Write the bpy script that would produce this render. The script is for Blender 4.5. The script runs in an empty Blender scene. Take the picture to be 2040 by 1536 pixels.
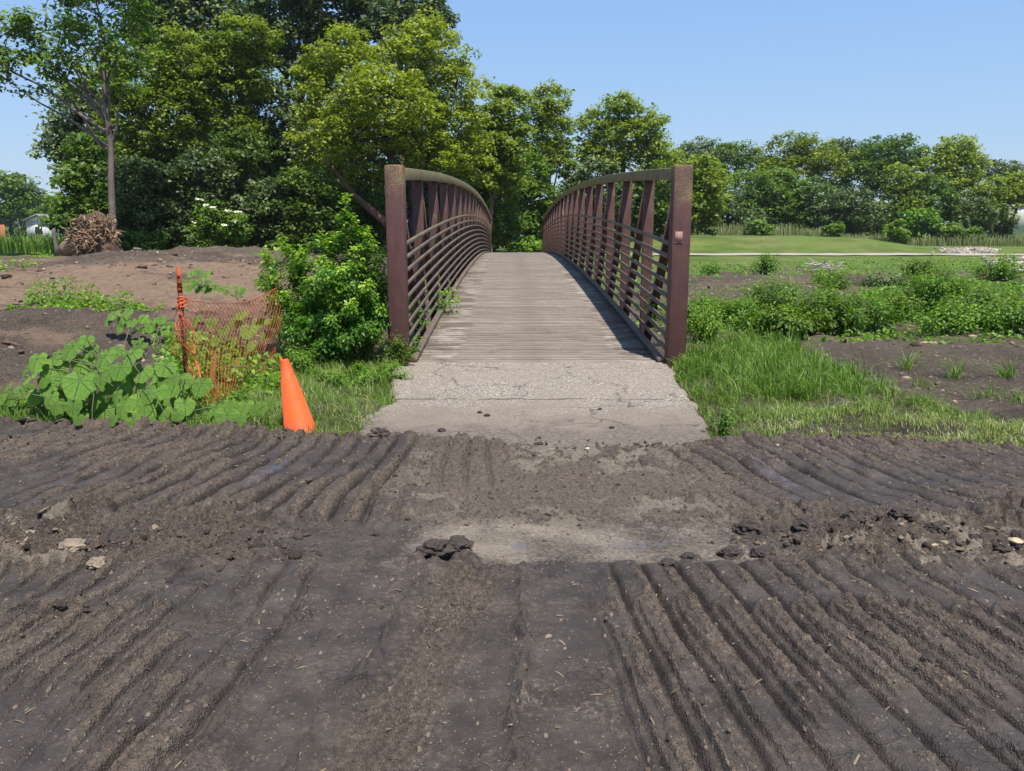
import bpy, math, random
import numpy as np
from mathutils import Vector, noise as mnoise
random.seed(7); RNG = np.random.default_rng(7)
R = math.radians
sc = bpy.context.scene
COL = sc.collection

# ------------------------------------------------------------------ camera, sky, sun, exposure
F_PX, PITCH, CAM_H = 1600.0, R(11.0), 1.55
cam = bpy.data.objects.new('camera', bpy.data.cameras.new('camera')); COL.objects.link(cam)
cam.location = (0, 0, CAM_H); cam.rotation_euler = (R(90) - PITCH, 0, 0)
cam.data.sensor_width = 36; cam.data.lens = 36 * F_PX / 2040; cam.data.clip_end = 3000; cam.data.clip_start = .05
sc.camera = cam
SUN = Vector((.38, -.80, 2.08)).normalized()
w = bpy.data.worlds.new('World'); sc.world = w; w.use_nodes = True
wn = w.node_tree.nodes; sky = wn.new('ShaderNodeTexSky'); sky.sky_type = 'NISHITA'; sky.sun_disc = False
sky.sun_elevation = math.asin(SUN.z); sky.sun_rotation = math.atan2(SUN.x, SUN.y)
sky.air_density = 1.3; sky.dust_density = 0.6; sky.ozone_density = 3.0
wl = w.node_tree.links; tc_ = wn.new('ShaderNodeTexCoord'); sp_ = wn.new('ShaderNodeSeparateXYZ'); wl.new(tc_.outputs['Generated'], sp_.inputs[0])
rp_ = wn.new('ShaderNodeValToRGB'); wl.new(sp_.outputs[2], rp_.inputs[0]); rp_.color_ramp.elements[0].color = (.40, .53, .72, 1); rp_.color_ramp.elements[1].color = (.12, .24, .52, 1)
e_ = rp_.color_ramp.elements.new(.30); e_.color = (.225, .425, .80, 1); e_ = rp_.color_ramp.elements.new(.10); e_.color = (.32, .50, .79, 1)
sc_ = wn.new('ShaderNodeVectorMath'); sc_.operation = 'SCALE'; sc_.inputs['Scale'].default_value = 5.4; wl.new(rp_.outputs[0], sc_.inputs[0])
mx_ = wn.new('ShaderNodeMix'); mx_.data_type = 'RGBA'; mx_.inputs[0].default_value = .8; wl.new(sky.outputs[0], mx_.inputs[6]); wl.new(sc_.outputs[0], mx_.inputs[7])
wl.new(mx_.outputs[2], wn['Background'].inputs[0]); wn['Background'].inputs[1].default_value = .15
sun = bpy.data.objects.new('sun', bpy.data.lights.new('sun', 'SUN')); COL.objects.link(sun)
sun.data.energy = 5.0; sun.data.angle = R(.5); sun.data.color = (1, .95, .87)
sun.rotation_euler = SUN.to_track_quat('Z', 'Y').to_euler()
sc.view_settings.view_transform = 'Standard'; sc.view_settings.look = 'None'
sc.view_settings.exposure = 0.42; sc.view_settings.gamma = 1; sc.view_settings.use_curve_mapping = False

# ------------------------------------------------------------------ helpers
def at(px, py, d):
    """point seen at photo pixel (px,py) standing d metres ahead"""
    a = (px - 1020) / F_PX; b = (768 - py) / F_PX
    dy = math.cos(PITCH) + b * math.sin(PITCH); dz = -math.sin(PITCH) + b * math.cos(PITCH)
    t = d / dy
    return Vector((a * t, d, CAM_H + dz * t))
def onz(px, py, z=0.0):
    b = (768 - py) / F_PX
    dy = math.cos(PITCH) + b * math.sin(PITCH); dz = -math.sin(PITCH) + b * math.cos(PITCH)
    return at(px, py, (z - CAM_H) / dz * dy)
def mpp(d): return d * .99 / F_PX        # metres per photo pixel at distance d

def _h(ix, iy, s):
    h = (ix.astype(np.int64) * 374761393 + iy.astype(np.int64) * 668265263 + s * 974634777) & 0xffffffff
    h = ((h ^ (h >> 13)) * 1274126177) & 0xffffffff
    return ((h ^ (h >> 16)) & 0xffff) / 65535.0
def pn(x, y, s=0):
    x = np.asarray(x, float); y = np.asarray(y, float)
    ix = np.floor(x); iy = np.floor(y); fx = x - ix; fy = y - iy
    u = fx * fx * fx * (fx * (fx * 6 - 15) + 10); v = fy * fy * fy * (fy * (fy * 6 - 15) + 10)
    def g(dx, dy):
        a = _h(ix + dx, iy + dy, s) * 6.2832
        return np.cos(a) * (fx - dx) + np.sin(a) * (fy - dy)
    return 1.5 * ((g(0, 0) * (1 - u) + g(1, 0) * u) * (1 - v) + (g(0, 1) * (1 - u) + g(1, 1) * u) * v)
def fbm(x, y, o=4, s=0):
    t = 0; a = 1; n = 0
    for i in range(o): t = t + a * pn(x * 2**i, y * 2**i, s + i); n += a; a *= .5
    return t / n * 1.3
def ss(a, b, x):
    t = np.clip((x - a) / (b - a), 0, 1); return t * t * (3 - 2 * t)
def inpoly(X, Y, poly):
    inside = np.zeros(X.shape, bool); n = len(poly)
    for i in range(n):
        x1, y1 = poly[i]; x2, y2 = poly[(i + 1) % n]
        if y1 == y2: continue
        c = ((Y > y1) != (Y > y2)) & (X < (x2 - x1) * (Y - y1) / (y2 - y1) + x1)
        inside ^= c
    return inside
def pxpoly(pts, z=0.0): return [tuple(onz(a, b, z)[:2]) for a, b in pts]

class MB:
    def __init__(s): s.V = []; s.F4 = []; s.F3 = []; s.A = []; s.n = 0
    def add(s, V, F, tint=0.5):
        V = np.asarray(V, float).reshape(-1, 3); F = np.asarray(F, int)
        (s.F4 if F.shape[1] == 4 else s.F3).append(F + s.n)
        s.V.append(V); s.A.append(np.broadcast_to(np.asarray(tint, float), (len(V),))); s.n += len(V); return s
    def box(s, x0, x1, y0, y1, z0, z1, tint=.5):
        V = [(x, y, z) for x in (x0, x1) for y in (y0, y1) for z in (z0, z1)]
        return s.add(V, [(0, 1, 3, 2), (4, 6, 7, 5), (0, 4, 5, 1), (2, 3, 7, 6), (0, 2, 6, 4), (1, 5, 7, 3)], tint)
    def tube(s, P, rad, n=6, tint=.5, cap=True):
        P = np.asarray(P, float); m = len(P); rad = np.broadcast_to(np.asarray(rad, float), (m,))
        T = np.gradient(P, axis=0); T /= np.linalg.norm(T, axis=1)[:, None] + 1e-9
        ref = np.array((0, 0, 1.)) if abs(T[:, 2].mean()) < .8 else np.array((0, 1., 0))
        U = np.cross(T, ref); U /= np.linalg.norm(U, axis=1)[:, None] + 1e-9; W = np.cross(T, U)
        a = np.arange(n) / n * 2 * np.pi
        V = P[:, None] + rad[:, None, None] * (np.cos(a)[None, :, None] * U[:, None] + np.sin(a)[None, :, None] * W[:, None])
        i, j = np.meshgrid(np.arange(m - 1), np.arange(n), indexing='ij'); i = i.ravel(); j = j.ravel(); k = (j + 1) % n
        F = np.stack((i * n + j, i * n + k, (i + 1) * n + k, (i + 1) * n + j), 1)
        b = s.n; s.add(V, F, tint)
        if cap and n == 4:
            s.F4.append(np.array([[0, 3, 2, 1], [(m-1)*4, (m-1)*4+1, (m-1)*4+2, (m-1)*4+3]]) + b)
        elif cap:
            s.F3.append(np.array([(0, q + 1, q) for q in range(1, n - 1)] + [((m-1)*n, (m-1)*n+q, (m-1)*n+q+1) for q in range(1, n - 1)]) + b)
        return s
    def build(s, name, mat, parent=None, kind=None, smooth=False):
        V = np.concatenate(s.V)
        if parent is not None: V = V - np.array(parent['o'] if 'o' in parent.keys() else parent.location[:])
        F4 = np.concatenate(s.F4) if s.F4 else np.zeros((0, 4), int); F3 = np.concatenate(s.F3) if s.F3 else np.zeros((0, 3), int)
        me = bpy.data.meshes.new(name); me.vertices.add(len(V)); me.vertices.foreach_set('co', V.astype(np.float32).ravel())
        nl = 4 * len(F4) + 3 * len(F3); me.loops.add(nl); me.polygons.add(len(F4) + len(F3))
        me.loops.foreach_set('vertex_index', np.concatenate((F4.ravel(), F3.ravel())).astype(np.int32))
        st = np.concatenate((np.arange(len(F4)) * 4, 4 * len(F4) + np.arange(len(F3)) * 3)).astype(np.int32)
        me.polygons.foreach_set('loop_start', st)
        if smooth: me.polygons.foreach_set('use_smooth', np.ones(len(st), bool))
        at_ = me.attributes.new('tint', 'FLOAT', 'POINT'); at_.data.foreach_set('value', np.concatenate(s.A).astype(np.float32))
        me.update(calc_edges=True); me.validate(verbose=False)
        if mat: me.materials.append(mat)
        o = bpy.data.objects.new(name, me); COL.objects.link(o)
        if parent is not None: o.parent = parent
        if kind: o['kind'] = kind
        return o
def tag(o, label, cat, group=None):
    o['label'] = label; o['category'] = cat
    if group: o['group'] = group
    return o
def thing(name, label, cat, loc=(0, 0, 0), group=None):
    o = bpy.data.objects.new(name, None); COL.objects.link(o); o.location = loc; o['o'] = tuple(loc); o.empty_display_size = .1
    return tag(o, label, cat, group)
def copy_tree(root, loc, rz=0, s=1, label=None):
    r = root.copy(); COL.objects.link(r); r.location = loc; r.rotation_euler = (0, 0, rz); r.scale = (s, s, s)
    if label: r['label'] = label
    for ch in root.children:
        c = ch.copy(); COL.objects.link(c); c.parent = r
        for g in ch.children:
            d = g.copy(); COL.objects.link(d); d.parent = c
    return r

# ------------------------------------------------------------------ materials
def new_mat(name):
    m = bpy.data.materials.new(name); m.use_nodes = True; t = m.node_tree; return m, t, t.nodes['Principled BSDF']
class NT:
    def __init__(s, t): s.t = t
    def n(s, ty, **k):
        o = s.t.nodes.new('ShaderNode' + ty)
        for a, b in k.items(): setattr(o, a, b)
        return o
    def l(s, a, b): s.t.links.new(a, b)
    def noise(s, vec, scale, detail=4, rough=.6):
        o = s.n('TexNoise'); o.inputs['Scale'].default_value = scale; o.inputs['Detail'].default_value = detail; o.inputs['Roughness'].default_value = rough
        if vec: s.l(vec, o.inputs['Vector'])
        return o.outputs[0]
    def ramp(s, f, stops):
        o = s.n('ValToRGB'); s.l(f, o.inputs[0]); e = o.color_ramp.elements
        while len(e) < len(stops): e.new(.5)
        for q, (p, c) in zip(e, stops):
            q.position = p; q.color = (c, c, c, 1) if not hasattr(c, '__len__') else (*c, 1)
        return o.outputs[0]
    def mix(s, f, a, b, mode='MIX'):
        o = s.n('Mix', data_type='RGBA', blend_type=mode)
        for i, v in ((0, f), (6, a), (7, b)):
            if hasattr(v, 'is_linked'): s.l(v, o.inputs[i])
            else: o.inputs[i].default_value = v if i == 0 else (*v, 1)
        return o.outputs[2]
    def math(s, op, a, b=0.0, clamp=False):
        o = s.n('Math', operation=op, use_clamp=clamp)
        for i, v in ((0, a), (1, b)):
            if hasattr(v, 'is_linked'): s.l(v, o.inputs[i])
            else: o.inputs[i].default_value = v
        return o.outputs[0]
    def pos(s): return s.n('NewGeometry').outputs['Position']
    def objc(s): return s.n('TexCoord').outputs['Object']
    def attr(s, name, out='Fac'): return s.n('Attribute', attribute_name=name).outputs[out]
    def mapping(s, v, sc_=(1, 1, 1), rot=(0, 0, 0)):
        o = s.n('Mapping'); s.l(v, o.inputs[0]); o.inputs['Scale'].default_value = sc_; o.inputs['Rotation'].default_value = rot; return o.outputs[0]
    def bump(s, h, bs, dist=.01, st=1.0):
        o = s.n('Bump'); s.l(h, o.inputs['Height']); o.inputs['Distance'].default_value = dist; o.inputs['Strength'].default_value = st
        s.l(o.outputs[0], bs.inputs['Normal']); return o

def leaf_mat(name, dark, mid, bright, trans=.3, rough=.45):
    m, t, bs = new_mat(name); N = NT(t)
    c = N.ramp(N.attr('tint'), [(0, dark), (.5, mid), (1, bright)])
    N.l(c, bs.inputs['Base Color']); bs.inputs['Roughness'].default_value = rough; bs.inputs['Specular IOR Level'].default_value = .35
    tr = N.n('BsdfTranslucent'); N.l(N.mix(1.0, c, (1.25, 1.35, .55), 'MULTIPLY'), tr.inputs[0])
    mx = N.n('MixShader'); mx.inputs[0].default_value = trans
    N.l(bs.outputs[0], mx.inputs[1]); N.l(tr.outputs[0], mx.inputs[2]); N.l(mx.outputs[0], t.nodes['Material Output'].inputs[0])
    return m
def rough_mat(name, c1, c2, scale=8, rough=.85, bump=.01, stretch=(1, 1, 1), usetint=False, bscale=4):
    m, t, bs = new_mat(name); N = NT(t); v = N.mapping(N.objc(), stretch)
    f = N.ramp(N.noise(v, scale, 6, .65), [(.3, 0.), (.7, 1.)])
    c = N.mix(f, c1, c2)
    if usetint: c = N.mix(1.0, c, N.ramp(N.attr('tint'), [(0, .5), (1, 1.5)]), 'MULTIPLY')
    N.l(c, bs.inputs['Base Color']); bs.inputs['Roughness'].default_value = rough; bs.inputs['Specular IOR Level'].default_value = .3
    N.bump(N.noise(v, scale * bscale, 5, .7), bs, bump)
    return m
M = {}
M['bark'] = rough_mat('bark', (.11, .085, .07), (.24, .195, .165), 6, .9, .03, (1, 1, .25))
M['bark_dark'] = rough_mat('bark_dark', (.035, .028, .022), (.09, .072, .058), 6, .9, .03, (1, 1, .25))
M['bark_red'] = rough_mat('bark_red', (.10, .05, .035), (.24, .13, .09), 6, .9, .03, (1, 1, .4))
M['stem'] = rough_mat('stem', (.08, .10, .04), (.16, .17, .07), 20, .7, .002)
M['stem_brown'] = rough_mat('stem_brown', (.06, .045, .03), (.14, .11, .07), 20, .8, .002)
M['L_olive'] = leaf_mat('leaf_olive', (.060, .100, .010), (.180, .245, .018), (.300, .370, .035), .42)
M['L_maple'] = leaf_mat('leaf_maple', (.065, .100, .010), (.200, .255, .014), (.340, .390, .030), .40)
M['L_green'] = leaf_mat('leaf_green', (.038, .085, .008), (.118, .200, .018), (.220, .330, .035), .42)
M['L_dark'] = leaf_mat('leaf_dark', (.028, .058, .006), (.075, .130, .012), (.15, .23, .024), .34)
M['L_grey'] = leaf_mat('leaf_grey', (.042, .074, .016), (.115, .165, .045), (.28, .34, .15), .3)
M['L_shrub'] = leaf_mat('leaf_shrub', (.022, .075, .008), (.095, .225, .016), (.40, .56, .045), .38, .35)
M['L_weed'] = leaf_mat('leaf_weed', (.038, .105, .010), (.135, .265, .020), (.30, .45, .045), .36)
M['L_yellow'] = leaf_mat('leaf_yellow', (.10, .19, .015), (.22, .36, .025), (.40, .52, .04), .35)
M['grass'] = leaf_mat('grass_blades', (.065, .14, .014), (.165, .27, .035), (.52, .49, .24), .35, .5)
M['reed'] = leaf_mat('reed_blades', (.10, .16, .04), (.24, .27, .11), (.52, .44, .30), .3, .6)
M['petal'] = leaf_mat('petals', (.55, .55, .38), (.72, .72, .55), (.85, .85, .7), .2)

def steel_mat(name, lich_lo, lich_hi, up=True, base=((.070, .029, .025), (.120, .052, .044))):
    m, t, bs = new_mat(name); N = NT(t); p = N.pos()
    c = N.mix(N.ramp(N.noise(N.mapping(p, (3, 3, 1)), 5, 5), [(.3, 0.), (.75, 1.)]), base[0], base[1])
    c = N.mix(N.ramp(N.noise(p, 220, 2), [(.55, 0.), (.7, .35)]), c, (.19, .11, .10))
    sep = N.n('SeparateXYZ'); N.l(p, sep.inputs[0])
    hz = N.math('MULTIPLY', N.math('SUBTRACT', sep.outputs[2], lich_lo), 1 / (lich_hi - lich_lo), True)
    n1 = N.noise(p, 75, 4, .75); n2 = N.noise(N.mapping(p, (1, .6, 1)), 3.5, 4)
    k = N.math('ADD', N.math('MULTIPLY', hz, .26), N.math('MULTIPLY', n2, .55)); k = N.math('ADD', k, n1)
    lf = N.ramp(k, [(.94, 0.), (1.0, .75)]) if up else N.ramp(k, [(.84, 0.), (.98, .95)])
    lc = N.mix(N.ramp(N.noise(p, 9, 3), [(.42, 0.), (.62, 1.)]), (.19, .17, .05), (.40, .25, .03))
    lc = N.mix(N.ramp(N.noise(p, 40, 3), [(.4, 0.), (.6, 1.)]), lc, (.17, .165, .10))
    c = N.mix(N.math('MULTIPLY', lf, 1.0, True), c, lc)
    N.l(c, bs.inputs['Base Color']); bs.inputs['Roughness'].default_value = .62; bs.inputs['Specular IOR Level'].default_value = .4
    N.bump(N.noise(p, 160, 3), bs, .0025)
    return m
M['steel_post'] = steel_mat('weathered_brown_steel_post', 1.25, 2.6)
M['steel_chord'] = steel_mat('lichen_brown_steel', -.6, .5, False)
M['steel'] = steel_mat('weathered_brown_steel', .9, 5.5)
M['steel_rail'] = steel_mat('weathered_brown_rail', -1.2, 2.6, True, ((.095, .065, .055), (.17, .13, .105)))

def wood_mat():
    m, t, bs = new_mat('weathered_decking'); N = NT(t); p = N.pos(); oi = N.n('ObjectInfo').outputs['Random']
    g = N.noise(N.mapping(p, (2.6, 38, 4)), 1.0, 7, .78)
    g2 = N.noise(N.mapping(p, (.7, 14, 1)), 1.0, 5, .7)
    c = N.ramp(g, [(.28, (.075, .060, .049)), (.44, (.19, .156, .126)), (.60, (.275, .230, .187)), (.8, (.37, .325, .28))])
    c = N.mix(N.ramp(g2, [(.30, .55), (.52, 0.)]), c, (.10, .078, .062))
    c = N.mix(1.0, c, N.ramp(oi, [(0, .86), (.5, 1.0), (1, 1.08)]), 'MULTIPLY')
    sep = N.n('SeparateXYZ'); N.l(p, sep.inputs[0])
    # tyre worn centre is warmer; edges bleached grey with damp brown stains
    e = N.math('ABSOLUTE', N.math('SUBTRACT', sep.outputs[0], .3))
    e = N.math('ADD', e, N.math('MULTIPLY', N.math('SUBTRACT', N.noise(N.mapping(p, (1, 2.2, 1)), 1.2, 4), .5), .5))
    ef = N.ramp(e, [(.95, 0.), (1.6, .75)])
    st = N.noise(N.mapping(p, (1.2, 2.4, 1)), 1.3, 4)
    edgec = N.mix(N.ramp(g, [(.38, 0.), (.6, 1.)]), (.13, .10, .08), (.42, .375, .325))
    edgec = N.mix(N.ramp(st, [(.44, 0.), (.6, .9)]), edgec, (.10, .07, .052))
    c = N.mix(ef, c, edgec)
    c = N.mix(N.ramp(N.math('ABSOLUTE', N.math('SUBTRACT', N.math('SUBTRACT', sep.outputs[0], .2), N.math('MULTIPLY', g2, .15))), [(0, .38), (.30, 0.)]), c, (.15, .12, .10))
    N.l(c, bs.inputs['Base Color']); bs.inputs['Roughness'].default_value = .8; bs.inputs['Specular IOR Level'].default_value = .25
    N.bump(g, bs, .008)
    return m
M['wood'] = wood_mat()

def asphalt_mat():
    m, t, bs = new_mat('worn_asphalt'); N = NT(t); p = N.pos()
    v = N.n('TexVoronoi'); v.inputs['Scale'].default_value = 95; N.l(p, v.inputs['Vector'])
    sp = N.n('SeparateColor'); N.l(v.outputs['Color'], sp.inputs[0])
    c = N.ramp(sp.outputs[0], [(0, (.075, .060, .046)), (.3, (.185, .150, .117)), (.7, (.27, .226, .18)), (1, (.52, .455, .375))])
    c = N.mix(N.ramp(N.noise(p, 1.1, 5), [(.4, 0.), (.68, .65)]), c, (.25, .20, .152))
    sep = N.n('SeparateXYZ'); N.l(p, sep.inputs[0])
    nearm = N.math('ADD', N.math('MULTIPLY', N.math('SUBTRACT', 7.8, sep.outputs[1]), .75), N.math('MULTIPLY', N.math('SUBTRACT', N.noise(p, 1.8, 5), .5), 1.6))
    c = N.mix(N.ramp(nearm, [(.2, 0.), (1.1, .8)]), c, (.175, .136, .102))
    c = N.mix(N.ramp(N.noise(p, 3.5, 6, .7), [(.58, 0.), (.72, .55)]), c, (.16, .135, .11))
    fr = N.math('ADD', N.math('MULTIPLY', N.math('SUBTRACT', 6.55, sep.outputs[1]), 1.2), N.math('MULTIPLY', N.math('SUBTRACT', N.noise(p, 2.6, 6, .7), .5), 2.6))
    c = N.mix(N.ramp(fr, [(.1, 0.), (.55, .85)]), c, N.mix(N.ramp(N.noise(p, 30, 4), [(.4, 0.), (.6, 1.)]), (.085, .066, .052), (.17, .132, .10)))
    jt = N.math('ABSOLUTE', N.math('SUBTRACT', N.math('ADD', sep.outputs[1], N.math('MULTIPLY', N.noise(p, 2.2, 5), .16)), 7.40))
    c = N.mix(N.math('MULTIPLY', N.ramp(jt, [(.006, .8), (.02, 0.)]), N.ramp(N.noise(p, 2.1, 3), [(.4, 0.), (.5, 1.)])), c, (.05, .05, .03))
    cr = N.n('TexVoronoi', feature='DISTANCE_TO_EDGE'); cr.inputs['Scale'].default_value = .95
    wv = N.n('VectorMath', operation='ADD'); N.l(p, wv.inputs[0]); nz = N.n('TexNoise'); nz.inputs['Scale'].default_value = 4; nz.inputs['Detail'].default_value = 6
    N.l(p, nz.inputs['Vector']); s_ = N.n('VectorMath', operation='SCALE'); N.l(nz.outputs['Color'], s_.inputs[0]); s_.inputs['Scale'].default_value = .35
    N.l(s_.outputs[0], wv.inputs[1]); N.l(wv.outputs[0], cr.inputs['Vector'])
    ck = N.math('MULTIPLY', N.ramp(cr.outputs['Distance'], [(0, .9), (.013, 0.)]), N.ramp(N.noise(p, .8, 3), [(.40, 0.), (.5, 1.)]))
    c = N.mix(ck, c, (.06, .05, .04))
    N.l(c, bs.inputs['Base Color']); bs.inputs['Roughness'].default_value = .85
    N.bump(N.math('SUBTRACT', v.outputs['Distance'], N.math('MULTIPLY', ck, .8)), bs, .003)
    return m
M['asphalt'] = asphalt_mat()

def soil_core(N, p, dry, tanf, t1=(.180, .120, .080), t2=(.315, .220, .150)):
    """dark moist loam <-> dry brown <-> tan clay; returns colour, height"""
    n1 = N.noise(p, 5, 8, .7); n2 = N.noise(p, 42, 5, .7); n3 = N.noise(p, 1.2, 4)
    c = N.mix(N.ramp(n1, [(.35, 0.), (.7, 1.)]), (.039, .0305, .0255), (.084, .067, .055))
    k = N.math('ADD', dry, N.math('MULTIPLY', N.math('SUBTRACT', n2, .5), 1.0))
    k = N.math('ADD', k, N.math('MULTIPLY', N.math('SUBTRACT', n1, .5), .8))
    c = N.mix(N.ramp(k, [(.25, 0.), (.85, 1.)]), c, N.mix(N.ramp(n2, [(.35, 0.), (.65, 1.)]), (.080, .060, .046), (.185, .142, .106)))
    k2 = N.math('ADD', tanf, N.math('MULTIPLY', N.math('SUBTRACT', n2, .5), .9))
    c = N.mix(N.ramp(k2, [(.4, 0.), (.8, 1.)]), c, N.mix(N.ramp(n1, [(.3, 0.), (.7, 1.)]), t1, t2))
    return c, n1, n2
def mud_mat():
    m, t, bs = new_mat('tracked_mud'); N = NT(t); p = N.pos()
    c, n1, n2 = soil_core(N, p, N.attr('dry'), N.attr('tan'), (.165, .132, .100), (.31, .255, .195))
    # wood chips, pale grit
    v = N.n('TexVoronoi'); v.inputs['Scale'].default_value = 34; N.l(N.mapping(p, (1, .55, 1), (0, 0, .5)), v.inputs['Vector'])
    sp = N.n('SeparateColor'); N.l(v.outputs['Color'], sp.inputs[0])
    fl = N.math('MULTIPLY', N.ramp(sp.outputs[0], [(.90, 0.), (.93, 1.)]), N.ramp(v.outputs['Distance'], [(.16, .75), (.3, 0.)]))
    c = N.mix(fl, c, (.27, .205, .145))
    v2 = N.n('TexVoronoi'); v2.inputs['Scale'].default_value = 110; N.l(p, v2.inputs['Vector'])
    sp2 = N.n('SeparateColor'); N.l(v2.outputs['Color'], sp2.inputs[0])
    fl2 = N.math('MULTIPLY', N.ramp(sp2.outputs[1], [(.93, 0.), (.96, 1.)]), N.ramp(v2.outputs['Distance'], [(.2, .7), (.35, 0.)]))
    c = N.mix(fl2, c, (.36, .31, .25))
    b = N.attr('blue'); c = N.mix(N.ramp(N.math('ADD', b, N.math('MULTIPLY', N.math('SUBTRACT', N.noise(p, 14, 5, .7), .5), 1.1)), [(.45, 0.), (.7, .75)]), c, (.12, .125, .17))
    cr = N.n('TexVoronoi', feature='DISTANCE_TO_EDGE'); cr.inputs['Scale'].default_value = 17
    nz = N.n('TexNoise'); nz.inputs['Scale'].default_value = 9; nz.inputs['Detail'].default_value = 4; N.l(p, nz.inputs['Vector'])
    s_ = N.n('VectorMath', operation='SCALE'); N.l(nz.outputs['Color'], s_.inputs[0]); s_.inputs['Scale'].default_value = .12
    wv = N.n('VectorMath', operation='ADD'); N.l(p, wv.inputs[0]); N.l(s_.outputs[0], wv.inputs[1]); N.l(wv.outputs[0], cr.inputs['Vector'])
    ck = N.math('MULTIPLY', N.ramp(cr.outputs['Distance'], [(0, 1.), (.03, 0.)]), N.ramp(N.noise(p, 2.2, 3), [(.50, 0.), (.66, .55)]))
    c = N.mix(ck, c, (.022, .018, .016))
    N.l(c, bs.inputs['Base Color']); bs.inputs['Specular IOR Level'].default_value = .35
    rr = N.ramp(N.math('ADD', N.attr('dry'), N.attr('tan')), [(.1, .56), (.6, .9)]); N.l(rr, bs.inputs['Roughness'])
    h = N.math('ADD', N.math('MULTIPLY', n2, N.ramp(N.attr('dry'), [(.1, .35), (.6, 1.3)])), N.math('MULTIPLY', N.noise(p, 150, 3), .35))
    vb = N.n('TexVoronoi'); vb.inputs['Scale'].default_value = 130; N.l(p, vb.inputs['Vector']); h = N.math('ADD', h, N.math('MULTIPLY', vb.outputs['Distance'], N.ramp(N.attr('dry'), [(.15, .1), (.6, .55)])))
    h = N.math('ADD', h, N.math('MULTIPLY', fl, .35)); h = N.math('SUBTRACT', h, N.math('MULTIPLY', ck, .6))
    N.bump(h, bs, .017)
    return m
M['mud'] = mud_mat()
M['clod'] = rough_mat('mud_clod', (.034, .027, .023), (.085, .066, .054), 14, .8, .012)
M['clod_tan'] = rough_mat('dry_clay', (.16, .125, .09), (.34, .27, .19), 12, .9, .012)
M['stone_tan'] = rough_mat('pale_stone', (.40, .29, .17), (.56, .45, .31), 12, .7, .003)
M['stone_white'] = rough_mat('white_stone', (.50, .47, .42), (.66, .63, .58), 12, .7, .003)
M['chip'] = rough_mat('wood_chip', (.09, .065, .045), (.20, .15, .10), 3, .85, .002, usetint=True)

def ground_mat():
    m, t, bs = new_mat('soil_and_turf'); N = NT(t); p = N.pos()
    c, n1, n2 = soil_core(N, p, N.attr('dry'), N.attr('tan'))
    v = N.n('TexVoronoi'); v.inputs['Scale'].default_value = 16; N.l(p, v.inputs['Vector'])
    sp = N.n('SeparateColor'); N.l(v.outputs['Color'], sp.inputs[0])
    fl = N.math('MULTIPLY', N.ramp(sp.outputs[0], [(.80, 0.), (.86, 1.)]), N.ramp(v.outputs['Distance'], [(.15, .7), (.4, 0.)]))
    c = N.mix(fl, c, (.34, .25, .18))
    gn = N.noise(p, 9, 6, .75); g3 = N.noise(N.mapping(p, (.3, .12, 1)), 1, 5)
    gc = N.ramp(gn, [(.3, (.065, .115, .018)), (.5, (.118, .178, .032)), (.7, (.19, .235, .06))])
    gc = N.mix(N.ramp(g3, [(.4, 0.), (.65, .7)]), gc, (.20, .20, .07)); gc = N.mix(N.ramp(N.noise(p, .35, 6, .7), [(.40, .6), (.55, 0.)]), gc, (.065, .105, .022))
    k = N.math('ADD', N.attr('green'), N.math('MULTIPLY', N.math('SUBTRACT', N.noise(p, 3, 6, .75), .5), 1.0))
    gf = N.ramp(k, [(.42, 0.), (.58, 1.)])
    c = N.mix(gf, c, gc)
    N.l(c, bs.inputs['Base Color']); bs.inputs['Roughness'].default_value = .92; bs.inputs['Specular IOR Level'].default_value = .15
    h = N.math('ADD', N.math('MULTIPLY', n1, 1.4), n2); h = N.math('ADD', h, N.math('MULTIPLY', fl, .3))
    N.bump(h, bs, .05)
    return m
M['ground'] = ground_mat()

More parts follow.
